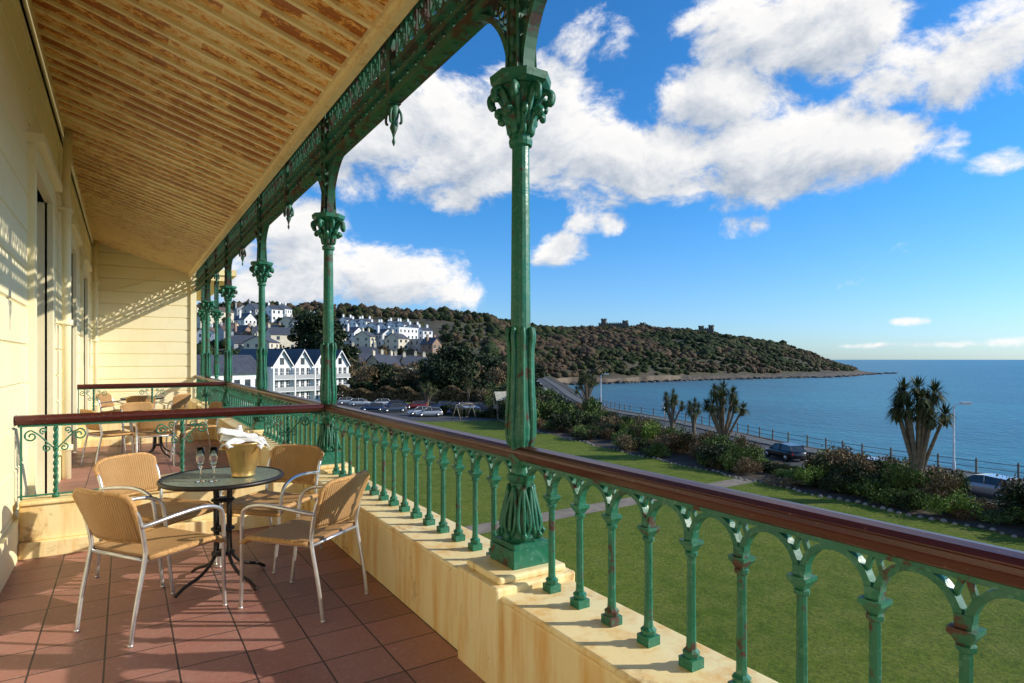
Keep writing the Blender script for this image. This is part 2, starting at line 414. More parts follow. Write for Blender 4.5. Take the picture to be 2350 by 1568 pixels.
def spiral(c,r0,turns,start,sgn=1,n=26,shrink=.82):
    out=[]
    for i in range(n):
        t=i/(n-1); a=start+sgn*turns*2*math.pi*t; r=r0*(1-shrink*t)
        out.append((c[0],c[1]+r*math.cos(a),c[2]+r*math.sin(a)))
    return out
def column_mesh():
    c=MB()
    c.bb(-.11,.11,-.11,.11,.49,.575); c.bb(-.098,.098,-.098,.098,.575,.60)
    prof=[(.60,.088),(.62,.094),(.66,.084),(.72,.07),(.80,.056),(.875,.05),(.885,.066),(.90,.072),(.915,.066),(.925,.05),(.95,.043),(.97,.05),(1.0,.058),(1.03,.052),(1.06,.056),(1.09,.066),(1.15,.068),(1.3,.058),(1.5,.053),(1.6,.053),(1.61,.05),(2.1,.0465),(2.5,.043),(2.525,.043),(2.53,.056),(2.55,.06),(2.565,.056),(2.57,.045),(2.63,.052),(2.70,.062),(2.78,.085),(2.805,.11)]
    c.lathe(prof,n=16,smooth=False)
    c.lathe([(2.805,.125),(2.825,.15),(2.86,.155),(2.865,.12)],n=8,smooth=False,rot=math.pi/8)
    for k in range(8):
        a=k*math.pi/4+math.pi/8
        def rp(r,z,da=0): return (r*math.cos(a+da),r*math.sin(a+da),z)
        for da in (-.30,.30):
            c.tube(catmull([rp(.090,.625,da*.2),rp(.100,.68,da),rp(.083,.76,da),rp(.060,.85,da*.3)],4),.009,5)
        c.tube(catmull([rp(.097,.61),rp(.090,.70),rp(.072,.80),rp(.060,.87)],3),[.005]+[.011]*8+[.005],5)
        c.tube([rp(.105,.615),rp(.115,.635),rp(.102,.655)],[.008,.013,.006],5)
        c.tube(catmull([rp(.052,1.05),rp(.068,1.10),rp(.068,1.2),rp(.059,1.35),rp(.057,1.52),rp(.066,1.59),rp(.058,1.64)],4),[.010]*8+[.0125]*16+[.004],5)
        c.tube(catmull([rp(.048,2.58),rp(.062,2.65),rp(.085,2.69),rp(.112,2.685),rp(.105,2.655)],4),[.010]+[.017]*14+[.012,.006],5,flat=(1,1.5))
        a+=math.pi/8
        c.tube(catmull([rp(.055,2.62),rp(.075,2.72),rp(.115,2.785),rp(.15,2.775),rp(.148,2.735),rp(.125,2.73)],4),[.010]+[.016]*17+[.012,.010,.006],5,flat=(1,1.4))
    c.bb(-.042,.042,-.042,.042,2.86,3.96,1)
    c.bb(-.06,.06,-.06,.06,2.865,2.91,1)
    for z in np.arange(2.96,3.9,.085):
        for dx,dy in ((.045,0),(-.045,0),(0,.045),(0,-.045)):
            c.lathe([(-.03,.003),(-.01,.02),(.01,.02),(.03,.003)],(dx,dy,z),6,1)
    for sx in (-1,1):
        for sy in (-1,1): c.tube([(sx*.05,sy*.05,2.9),(sx*.044,sy*.044,3.1),(sx*.05,sy*.05,3.94)],.011,5,1)
    return c.mesh('iron_column',[IRON,IROND])
cm=column_mesh()
for y in COLY: obj('iron_column',cm,loc=(X_COL,y,0))
def bay_mesh(L,left=True,right=True):
    f=MB()
    zb=3.37
    for z,h,dd in ((zb,.026,.05),(3.50,.018,.03),(3.60,.020,.03),(3.90,.03,.04)):
        f.bb(-dd,dd,.04,L-.04,z-h,z+h)
    n=int(L/.135); st=L/n
    for i in range(n):
        y=(i+.5)*st
        f.tube(spiral((0,y-.02,3.435),.052,1.1,0,1,14),.013,4,smooth=False); 
        f.tube([(0,y-.065,3.39),(0,y+.065,3.48)],.012,4,smooth=False)
        f.lathe([(-.024,.004),(0,.022),(.024,.004)],(0,y,3.55),6)
        f.lathe([(-.03,.004),(0,.016),(.012,.01)],(0,y+st*.5,3.345),5)
    n=int(L/.17); st=L/n
    for i in range(n):
        y=(i+.5)*st
        f.tube([(0,y+.072*math.cos(a),3.745+.115*math.sin(a)) for a in np.linspace(0,2*math.pi,13)[:-1]],.014,4,closed=True,smooth=False)
        f.tube([(0,y-st/2,3.62),(0,y+st/2,3.88)],.013,4,smooth=False); f.tube([(0,y+st/2,3.62),(0,y-st/2,3.88)],.013,4,smooth=False)
        f.lathe([(-.04,.004),(0,.034),(.04,.004)],(0,y,3.745),6)
    ends=[(0,1)] if left else []
    if right: ends.append((L,-1))
    for y0,s in ends:
        R=.50
        def ap(rr,a): return (0,y0+s*(.055+R-rr*math.cos(a)),2.87+rr*math.sin(a))
        for rr,th in ((R,.022),(R+.10,.014)):
            pts=[ap(rr,a) for a in np.linspace(.02 if rr==R else .36,math.pi/2,16)]
            pts=[p for p in pts if (p[1]-y0)*s>.03]
            f.tube(pts,th,4,flat=(2.1,1),smooth=False)
        for a in np.linspace(.45,1.5,10):
            p=ap(R+.05,a)
            f.tube([(0,p[1]+.026*math.cos(t),p[2]+.026*math.sin(t)) for t in np.linspace(0,2*math.pi,9)[:-1]],.008,4,closed=True,smooth=False)
        for (cy,czz,rr) in ((.12,3.44,.058),(.085,3.22,.034),(.075,3.12,.022),(.25,3.46,.05),(.08,3.31,.03)):
            f.tube(spiral((0,y0+s*cy,czz),rr,1.4,math.pi*.5,s,22),.010,4,smooth=False)
            f.tube([(0,y0+s*(cy+rr*math.cos(a)),czz+rr*math.sin(a)) for a in np.linspace(0,2*math.pi,11)[:-1]],.009,4,closed=True,smooth=False)
    if L>3:
        y=L/2
        f.bb(-.045,.045,y-.035,y+.035,3.33,3.92)
        f.lathe([(3.03,.003),(3.06,.014),(3.09,.006),(3.12,.014),(3.16,.03),(3.20,.018),(3.24,.038),(3.30,.045),(3.335,.03)],(0,y,0),8)
        for k in range(4):
            a=k*math.pi/2+.78; f.tube(catmull([(.02*math.cos(a),y+.02*math.sin(a),3.32),(.055*math.cos(a),y+.055*math.sin(a),3.26),(.06*math.cos(a),y+.06*math.sin(a),3.20),(.045*math.cos(a),y+.045*math.sin(a),3.19)],4),.010,5)
    return f.mesh('iron_arch_frieze',[IROND])
bm=bay_mesh(BAY)
for k in range(-2,4): obj('iron_arch_frieze',bm,loc=(X_COL,Y0+BAY*k,0))
obj('iron_arch_frieze',bay_mesh(YEND-COLY[-1],True,False),loc=(X_COL,COLY[-1],0))
for x,y in ((2.2,YEND+.55),(2.2,22.0),(1.86,YEND+.5)):
    obj('iron_column',cm,loc=(x,y,0))
def divider(yc,nm='divider_screen'):
    e=empty(nm,(0,yc,0))
    k=MB(); k.bb(XW+.036,1.395,-.09,.09,.12,CAP-.03); k.bb(XW+.037,1.394,-.11,.11,CAP-.03,CAP-.002); k.bb(XW+.038,1.393,-.14,.14,0,.12)
    k.build('kerb_wall',[CREAM],e,bevel=.008)
    r=MB(); rail(r,(XW+.01,0),(X_COL-.06,0),1.022,.05); r.build('handrail',[WOOD],e,bevel=.004)
    g=MB(); g.bb(XW+.02,X_COL-.07,-.018,.018,.968,.983)
    g.bb(XW+.02,1.45,-.012,.012,CAP+.02,CAP+.03)
    for x in (XW+.04,-.45,.41,1.27):
        end=x<-.6
        pts=[(x,0,z) for z in np.linspace(CAP-.002,.97,30)]
        if end: g.tube(pts,.009,4,smooth=False)
        else:
            for ph in (0,math.pi):
                g.tube([(x+.009*math.cos(z*60+ph),.009*math.sin(z*60+ph),z) for z in np.linspace(CAP,.97,60)],.010,5)
            T=Matrix.Translation((x,0,0))@Matrix.Rotation(-math.pi/2,4,'Z')
            for s in (-1,1):
                g.tube(catmull([(0,s*.012,.80),(0,s*.05,.84),(0,s*.10,.90),(0,s*.15,.94)],5),.007,4,T=T)
                g.tube(spiral((0,s*.15,.895),.045,1.35,math.pi/2,-s,26),.008,4,T=T)
                g.tube(spiral((0,s*.075,.935),.026,1.3,-math.pi/2,s,20),.007,4,T=T)
                g.tube(spiral((0,s*.052,.80),.03,1.2,math.pi/2,-s,20),.007,4,T=T)
            g.lathe([(0,.012),(.012,.022),(.024,.012)],(x,0,.79),8); g.lathe([(0,.024),(.02,.024),(.03,.014)],(x,0,CAP),8)
    g.build('scroll_ironwork',[IRON],e)
divider(5.86); divider(5.86+2*BAY)

# ================================================================ FURNITURE
def wicker_panel(fn,nu,nv,th,uvs):
    me_v=[];fs=[]
    P=[[Vector(fn(i/nu,j/nv)) for j in range(nv+1)] for i in range(nu+1)]
    for i in range(nu+1):
        for j in range(nv+1): me_v.append(P[i][j])
    for i in range(nu):
        for j in range(nv):
            a=i*(nv+1)+j; fs.append((a,a+1,a+nv+2,a+nv+1))
    me=bpy.data.meshes.new('wicker'); me.from_pydata(me_v,[],fs); me.materials.append(WICK)
    l=me.uv_layers.new(name='UVMap')
    for p in me.polygons:
        p.use_smooth=True
        for li in p.loop_indices:
            vi=me.loops[li].vertex_index; l.data[li].uv=((vi//(nv+1))/nu*uvs[0],(vi%(nv+1))/nv*uvs[1])
    return me
def back_fn(u,v):
    y=(u-.5)*2; h=v
    wdt=.232-.03*(1-h)
    z=.52+.265*h; x=-.215-.085*h-.05*(1-y*y)
    z-= (abs(y)**7)*.045*h
    return (x,y*wdt,z)
def seat_fn(u,v):
    y=(v-.5)*2; x=-.21+.47*u
    w=.235+.01*u
    z=.435-.02*(1-y*y)*math.sin(math.pi*min(1,u+.1))-(max(0,u-.85)/.15)**2*.035
    return (x,y*w,z)
me_back=wicker_panel(back_fn,14,10,.02,(1.0,.75)); me_seat=wicker_panel(seat_fn,14,12,.02,(1,1))
def chair_frame():
    f=MB()
    for s in (-1,1):
        f.tube(catmull([(.28,s*.225,0),(.262,s*.235,.2),(.25,s*.248,.42),(.235,s*.26,.56),(.19,s*.27,.615),(.08,s*.273,.64),(-.08,s*.268,.632),(-.19,s*.25,.615),(-.25,s*.232,.605)],5),.012,8,flat=(1,1.0))
        f.tube(catmull([(-.30,s*.22,0),(-.27,s*.222,.2),(-.225,s*.222,.42),(-.225,s*.222,.5),(-.255,s*.226,.64),(-.285,s*.225,.70)],5),.012,8)
        f.tube([(.25,s*.235,.42),(-.22,s*.222,.42)],.011,6)
        for x,y in ((.28,s*.225),(-.30,s*.22)): f.lathe([(0,.014),(.012,.014)],(x,y,0),8,0)
    f.tube([(.25,-.24,.405),(.25,.24,.405)],.011,6); f.tube([(-.22,-.225,.42),(-.22,.225,.42)],.011,6)
    return f.mesh('chair_frame',[ALU,DARKM])
fr_me=chair_frame()
rim=MB()
pts=[back_fn(0,v) for v in np.linspace(0,1,8)]+[back_fn(u,1) for u in np.linspace(.06,.94,12)]+[back_fn(1,v) for v in np.linspace(1,0,8)]
rim.tube(pts,.014,6); rim.tube([back_fn(u,0) for u in np.linspace(0,1,10)],.013,6)
spts=[seat_fn(u,0) for u in np.linspace(0,1,8)]+[seat_fn(1,v) for v in np.linspace(.08,.92,8)]+[seat_fn(u,1) for u in np.linspace(1,0,8)]
rim.tube(spts,.017,6)
WICKE=simple('wicker_binding',(.56,.31,.11),.55,0,.3,60,bs=.7,bd=.005)
rim_me=rim.mesh('wicker_edge',[WICKE])
def chair(x,y,ang):
    e=empty('wicker_chair',(x,y,0),ang)
    obj('frame',fr_me,e); obj('woven_edge',rim_me,e)
    for nm,me in (('backrest',me_back),('seat',me_seat)):
        o=obj(nm,me,e); s=o.modifiers.new('s','SOLIDIFY'); s.thickness=.022; s.offset=0
TX,TY=.55,4.45
chair(.15,4.05,math.radians(34)); chair(.93,3.84,math.atan2(.37,-.29))
chair(.20,4.92,math.atan2(-.5,.42)); chair(.93,4.80,math.atan2(-.36,-.4))
def table(x,y,full=True):
    e=empty('round_bistro_table',(x,y,0))
    t=MB(); t.lathe([(.695,.33),(.696,.355),(.702,.358),(.704,.355),(.704,.0)],n=48,smooth=False); t.build('glass_top',[TGLASS],e)
    f=MB(); f.tube([(.368*math.cos(a),.368*math.sin(a),.695) for a in np.linspace(0,2*math.pi,49)[:-1]],.015,8,closed=True)
    for k in range(4):
        a=k*math.pi/2+.5; c,s=math.cos(a),math.sin(a)
        def q(r,z): return (r*c,r*s,z)
        f.tube(catmull([q(.25,.685),q(.10,.67),q(.06,.62),q(.055,.4),q(.055,.25),q(.08,.16),q(.16,.09),q(.27,.05),q(.33,.012)],5),.0115,6)
    for z in (.20,.36,.55): 
        f.tube([(.065*math.cos(a),.065*math.sin(a),z) for a in np.linspace(0,2*math.pi,17)[:-1]],.009,6,closed=True); f.lathe([(z-.01,.03),(z+.01,.06)],n=12)
    f.build('pedestal',[DARKM],e); return e
table(TX,TY)
table(.42,10.55); chair(-.15,10.3,.4); chair(.35,9.95,1.6); chair(.95,10.75,3.4); chair(.25,11.1,-1.3)
table(.3,14.4); chair(.75,14.0,2.4); chair(-.1,14.7,-.5); chair(.25,13.85,1.6)
bx,by=.665,4.38; tz=.705
e=empty('champagne_bucket',(bx,by,tz))
bu=MB(); bu.lathe([(0,.05),(.004,.072),(.012,.074),(.02,.068),(.05,.078),(.15,.100),(.215,.118),(.222,.126),(.230,.124),(.228,.114),(.15,.094),(.19,.07)],n=32)
for s in (-1,1):
    bu.tube([(s*(.108+.03*math.sin(a)),.03*math.cos(a),.19) for a in np.linspace(0,math.pi,9)],.006,6)
bu.build('gold_bucket',[GOLD],e)
cl=MB()
def sheet(mb,cx,cy,ang,sx,sy,z0,amp,tilt=0):
    n=12; vs=[]
    for i in range(n+1):
        for j in range(n+1):
            u=(i/n-.5)*2; v=(j/n-.5)*2
            x=u*sx; y=v*sy; z=z0+u*tilt-abs(v)**1.5*amp-max(0,abs(u)-.75)**2*amp*6+.014*noise.noise((u*2.3+cx*50,v*2.3,ang))
            c,s=math.cos(ang),math.sin(ang); vs.append((cx+x*c-y*s,cy+x*s+y*c,z))
    mb.add(vs,[(i*(n+1)+j,(i+1)*(n+1)+j,(i+1)*(n+1)+j+1,i*(n+1)+j+1) for i in range(n) for j in range(n)],0,True)
sheet(cl,0,0,-.5,.135,.055,.275,.035,-.012); sheet(cl,-.03,.01,-.25,.12,.045,.302,.03,-.03); sheet(cl,.05,-.02,-.9,.11,.04,.262,.03,-.03); sheet(cl,-.05,-.03,.5,.09,.05,.258,.03,.02)
cl.lathe([(.20,.03),(.27,.03),(.32,.014),(.335,.014)],(-.02,.03,0),12)
o=cl.build('linen_napkin',[CLOTH],e); s=o.modifiers.new('s','SOLIDIFY'); s.thickness=.007
tx=bpy.data.curves.new('bucket_lettering','FONT'); tx.body='Laurmont'; tx.size=.028; tx.shear=.3; tx.extrude=.0005; tx.align_x='CENTER'
tx.materials.append(simple('etched_bronze',(.22,.13,.05),.5,.3,bs=0)); to=bpy.data.objects.new('lettering',tx); COL.objects.link(to); to.parent=e
ang=math.atan2(-by,-bx); nrm=Vector((math.cos(ang),math.sin(ang),-.2)).normalized()
upd=Vector((0,0,1)); upd=(upd-nrm*upd.dot(nrm)).normalized()
X=upd; Z=nrm; Y=Z.cross(X); M=Matrix((X,Y,Z)).transposed().to_4x4()
M.translation=Vector((math.cos(ang),math.sin(ang),0))*.0985+Vector((0,0,.125))-Y*.01; to.matrix_local=M
def flute(x,y):
    m=MB(); m.lathe([(0,.032),(.003,.032),(.006,.006),(.012,.004),(.075,.0038),(.085,.008),(.11,.020),(.15,.026),(.215,.022),(.214,.0205),(.15,.0245),(.112,.0185),(.092,.004)],(0,0,0),20); m.build('champagne_flute',[GLASS],None,(x,y,.705))
flute(.405,4.33); flute(.478,4.30)

# ================================================================ GROUND / COAST
SW=[(56,-400),(56,-40),(56,18),(58.5,36),(64,50),(69,63),(74,83),(90,112),(118,155),(150,205),(186,262)]
def ngon(name,pts,z,mat):
    m=MB(); m.add([(x,y,z) for x,y in pts],[tuple(range(len(pts)))],0)
    o=m.build(name,[mat]); return o
ngon('ground',SW+[(150,420),(-200,500),(-600,400),(-600,-400)],GZ,LAWN)
sw=MB()
for a,b_ in zip(SW,SW[1:]):
    sw.add([(a[0],a[1],GZ+.16),(b_[0],b_[1],GZ+.16),(b_[0]+1,b_[1],SEA-3),(a[0]+1,a[1],SEA-3),(a[0]-.5,a[1],GZ+.16),(b_[0]-.5,b_[1],GZ+.16),(a[0]-.5,a[1],GZ-.1),(b_[0]-.5,b_[1],GZ-.1)],[(0,3,2,1),(0,1,5,4),(4,5,7,6)])
sw.build('sea_wall',[WSTONE])
def offs(pl,d):
    out=[]
    for i,p in enumerate(pl):
        a=Vector(pl[max(i-1,0)]); b=Vector(pl[min(i+1,len(pl)-1)]); t=(b-a).normalized(); out.append((p[0]-t.y*d,p[1]+t.x*d))
    return out
def strip(name,pl,d0,d1,z,mat,th=0):
    A=offs(pl,d0);B=offs(pl,d1); m=MB(); n=len(A)
    m.add([(x,y,z) for x,y in A]+[(x,y,z) for x,y in B],[(i,i+1,n+i+1,n+i) for i in range(n-1)])
    if th:
        for Q in (A,B): m.add([(x,y,z) for x,y in Q]+[(x,y,z-th) for x,y in Q],[(i,i+1,n+i+1,n+i) for i in range(n-1)])
    return m.build(name,[mat])
SWd=[tuple(p) for p in catmull([(x,y,0) for x,y in SW[1:]],6)]; SWd=[(p[0],p[1]) for p in SWd]
strip('promenade_pavement',SWd,.5,2.6,GZ+.13,PAVE,.14)
strip('coast_road',SWd,2.6,9.6,GZ+.012,ASPH)
strip('roadside_pavement',SWd,9.6,11.0,GZ+.13,PAVE,.14)
strip('road_centre_line',SWd,6.05,6.2,GZ+.017,WHITE)
fe=MB()
PR=offs(SWd,.25)
for a,b_ in zip(PR,PR[1:]):
    a=Vector(a); b_=Vector(b_); L=(b_-a).length
    if a.y<-20: continue
    n=max(1,round(L/2.4))
    for i in range(n):
        p=a+(b_-a)*i/n; fe.bb(p.x-.06,p.x+.06,p.y-.06,p.y+.06,GZ+.1,GZ+1.25); fe.lathe([(0,.07),(.04,.085),(.12,.02)],(p.x,p.y,GZ+1.25),4,smooth=False,rot=.78)
    for z in (.65,1.12): fe.tube([(a.x,a.y,GZ+z),(b_.x,b_.y,GZ+z)],.028,5,1)
fe.build('promenade_railing',[simple('dark_rail_post',(.10,.10,.095),.7),simple('grey_painted_rail',(.14,.15,.15),.5)])
m=MB(); m.add([(8,27.2,GZ+.008),(44,28.4,GZ+.008),(44,30,GZ+.008),(8,28.8,GZ+.008)],[(0,1,2,3)]); m.build('garden_path',[PATHM])
BEDL=[(38.2,-30),(38.2,12),(38.6,20),(39.4,30),(41,45),(43.5,62),(47,78),(56,100),(74,130),(100,160),(130,205)]
_or=offs(SWd,11.0)
def bed_right(y): return float(np.interp(y,[p[1] for p in _or],[p[0] for p in _or]))
def bed_left(y): return float(np.interp(y,[p[1] for p in BEDL],[p[0] for p in BEDL]))
ysb=list(np.linspace(-30,150,60)); m=MB()
m.add([(bed_left(y)+.3*math.sin(y),y,GZ+.03) for y in ysb]+[(bed_right(y)-.05,y,GZ+.03) for y in ysb],[(i,60+i,61+i,i+1) for i in range(59)])
m.build('garden_bed_soil',[SOIL])
ed=MB()
for y in np.arange(-20,78,.55):
    r_=random.uniform(.10,.2); x=bed_left(y)-.1+.3*math.sin(y)
    ed.lathe([(-.05,r_),(r_*.4,r_*.9),(r_*.8,r_*.35)],(x+random.uniform(-.15,.15),y,GZ),6,smooth=False,rot=random.random())
ed.build('edging_stones',[STONE])
cp=[pos(760,128),pos(1180,118),pos(1165,90),pos(985,88),pos(760,98)]
ngon('car_park',cp,GZ+.01,ASPH)
m=MB(); 
R=30000
ring=[0,60,200,500,1200,4000,12000,R]; ns=64
vs=[(0,0,SEA)]+[(r*math.cos(2*math.pi*k/ns),r*math.sin(2*math.pi*k/ns),SEA) for r in ring[1:] for k in range(ns)]
fs=[(0,1+k,1+(k+1)%ns) for k in range(ns)]
for i in range(len(ring)-2):
    for k in range(ns): fs.append((1+i*ns+k,1+(i+1)*ns+k,1+(i+1)*ns+(k+1)%ns,1+i*ns+(k+1)%ns))
m.add(vs,fs)
ms,nt,bs_=newmat('sea_water'); p=geo_pos(nt)
mps=N(nt,'ShaderNodeMapping'); mps.inputs['Rotation'].default_value=(0,0,.5); mps.inputs['Scale'].default_value=(1,.35,1); nt.links.new(p,mps.inputs[0])
n1=nz(nt,p,.35,5,.65); n2=nz(nt,mps.outputs[0],.012,4,.6); n3=nz(nt,mps.outputs[0],.12,5,.7)
sc_=mix(nt,ramp(nt,n2,[(.35,0.),(.65,1.)]),(.002,.115,.19),(.010,.185,.255))
sc_=mix(nt,ramp(nt,n3,[(.35,.35),(.6,0.)]),sc_,(.001,.06,.12))
nt.links.new(sc_,bs_.inputs['Base Color'])
bs_.inputs['Roughness'].default_value=.3; bs_.inputs['IOR'].default_value=1.33; bs_.inputs['Specular IOR Level'].default_value=.3
bump(nt,bs_,n1,1.0,.8)
m.build('sea',[ms])

# ---- hills
UU=[150,300,450,600,800,1000,1130,1230,1330,1400,1500,1600,1700,1800,1850,1900,1950,1985,2030]
RV=[720,712,704,704,715,718,734,752,758,754,758,764,775,795,810,830,843,853,857]
BD=[150,150,150,150,150,150,190,320,345,356,380,408,430,456,466,475,500,545,600]
RD=[420,420,420,420,430,450,480,520,560,580,600,610,620,630,630,620,600,600,612]
def hill(u,s):
    bd=np.interp(u,UU,BD); rd=np.interp(u,UU,RD); rv=np.interp(u,UU,RV)
    hr=EYE+(825-rv)/1400*rd; d=bd+(rd-bd)*s
    coast=min(1,max(0,(u-1150)/80))
    hb_=GZ-1+(SEA-GZ-.5)*coast
    ex=1.3*(1-coast)+.70*coast
    if s<=1: z=hb_+(hr-hb_)*max(s,0)**ex
    else: z=hr-(hr-SEA+3)*min(1,(s-1)*1.1)**1.5
    x,y=pos(u,d)
    if 0<s<1.3: z+=noise.fractal((x*.02,y*.02,0),1,2,4)*3.2*min(1,s*5)*min(1,(2030-u)/300)
    return x,y,z
us=np.linspace(150,2030,220); ss=list(np.linspace(0,1,40))+[1.1,1.3,1.6,2.0]
hv=[hill(u,s) for u in us for s in ss]; ns_=len(ss)
hm=MB(); hm.add(hv,[(i*ns_+j,(i+1)*ns_+j,(i+1)*ns_+j+1,i*ns_+j+1) for i in range(len(us)-1) for j in range(ns_-1)],0,True)
mh,nt,bh=newmat('hillside_scrub'); g=N(nt,'ShaderNodeNewGeometry'); p=g.outputs['Position']
n1=nz(nt,p,.03,5,.65); n2=nz(nt,p,.3,5,.7)
c=ramp(nt,n1,[(.3,(.03,.038,.014)),(.45,(.075,.052,.032)),(.56,(.055,.066,.018)),(.66,(.095,.066,.04)),(.72,(.10,.14,.03))])
c=mix(nt,ramp(nt,n2,[(.4,.6),(.6,0.)]),c,(.025,.025,.014))
sx=N(nt,'ShaderNodeSeparateXYZ'); nt.links.new(p,sx.inputs[0])
mr=N(nt,'ShaderNodeMapRange'); mr.inputs[1].default_value=-10.8; mr.inputs[2].default_value=-8.5; mr.inputs[3].default_value=1; mr.inputs[4].default_value=0
nt.links.new(sx.outputs[2],mr.inputs[0])
rock=ramp(nt,n2,[(.35,(.03,.026,.023)),(.65,(.13,.10,.075))])
c=mix(nt,mr.outputs[0],c,rock); nt.links.new(c,bh.inputs['Base Color']); bh.inputs['Roughness'].default_value=.9; bump(nt,bh,n2,.6,1)
hm.build('hillside_headland',[mh])
import bmesh
def ico(sub):
    bm_=bmesh.new(); bmesh.ops.create_icosphere(bm_,subdivisions=sub,radius=1); V=np.array([v.co[:] for v in bm_.verts]); F=np.array([[v.index for v in f.verts] for f in bm_.faces]); bm_.free(); return V,F
IV,IF=ico(1); IV2,IF2=ico(2)
def blobs(name,C,Rr,mat,flat=.8,jit=.28,iv=IV,if_=IF,smooth=False):
    VV=[];FF=[]
    for i,(c,r_) in enumerate(zip(C,Rr)):
        j=1+rng.normal(size=(len(iv),1))*jit*.7
        v=iv*j*np.array([r_*rng.uniform(.8,1.25),r_*rng.uniform(.8,1.25),r_*flat*rng.uniform(.8,1.3)])+np.array(c)
        VV.append(v); FF.append(if_+i*len(iv))
    return obj(name,npmesh(name,np.concatenate(VV),np.concatenate(FF),[mat],smooth))
def canopy(name,C,Rr,mat,per,leaf,flat=.6):
    C=np.array(C);Rr=np.array(Rr); n=len(C)
    q=rng.normal(size=(n,per,3)); q/=np.linalg.norm(q,axis=2)[:,:,None]; q[:,:,2]=np.abs(q[:,:,2])*.9
    q*=rng.random((n,per,1))**.3; P=(C[:,None,:]+q*Rr[:,None,None]*np.array([1.0,1.0,flat])).reshape(-1,3)
    V,F=leafcloud(P,leaf,.75); e=empty(name); obj('crown_facets',npmesh('crown_facets',V,F,[mat]),e)
    o=blobs('crown_masses',C,Rr*.9,mat,flat*.95,.16,smooth=True); o.parent=e
C=[];Rr=[]
while len(C)<4300:
    u=random.uniform(1120,1990); s=random.random()**.85*1.03
    x,y,z=hill(u,s)
    if z<-8.6: continue
    if noise.noise((x*.013,y*.013,3))<-.25 and s<.8: 
        if random.random()<.7: continue
    k=(1 if u<1800 else .7)
    r_=random.uniform(1.6,4.4)*k*(1+.6*max(0,noise.noise((x*.03,y*.03,8))))
    if s<.25: r_*=.7
    if s>.95: r_=random.uniform(1.5,4.6)*k
    C.append((x,y,z+r_*.2)); Rr.append(r_)
canopy('headland_woodland',C,Rr,WOODLAND,13,.62,.72)
C=[];Rr=[]
while len(C)<1500:
    u=random.uniform(180,1130); s=random.uniform(.05,1.04) if random.random()<.75 else random.uniform(.85,1.05)
    if u<1040 and .33<s<.82 and random.random()<.62: continue
    x,y,z=hill(u,s); r_=random.uniform(1.4,3.6)
    if .3<s<.85: r_*=.8
    C.append((x,y,z+r_*.5)); Rr.append(r_)
canopy('hillside_trees',C,Rr,WOODLAND,24,.5,.95)
C=[];Rr=[]
for i in range(600):
    u=random.uniform(1240,2055); bd=np.interp(u,UU,BD); d=bd-random.uniform(-5,9)
    if u>1930: d=bd+random.uniform(-8,8)
    x,y=pos(u,d); C.append((x,y,SEA+.1)); Rr.append(random.uniform(.5,2.4))
blobs('shore_rocks',C,Rr,simple('dark_shore_rock',(.04,.034,.03),.8,0,.4,.3,bs=0),.45,.3)
m=MB()
for u in np.arange(1235,1560,10):
    a=pos(u,np.interp(u,UU,BD)+3); b_=pos(u+10,np.interp(u+10,UU,BD)+3); h0=-9.3+.6*math.sin(u*.03); h1=-9.3+.6*math.sin((u+10)*.03)
    m.add([(a[0],a[1],SEA),(b_[0],b_[1],SEA),(b_[0],b_[1],h1),(a[0],a[1],h0)],[(0,1,2,3)])
m.build('shore_wall',[simple('sandy_stone',(.16,.12,.085),.9,0,.6,.12,bs=0)])

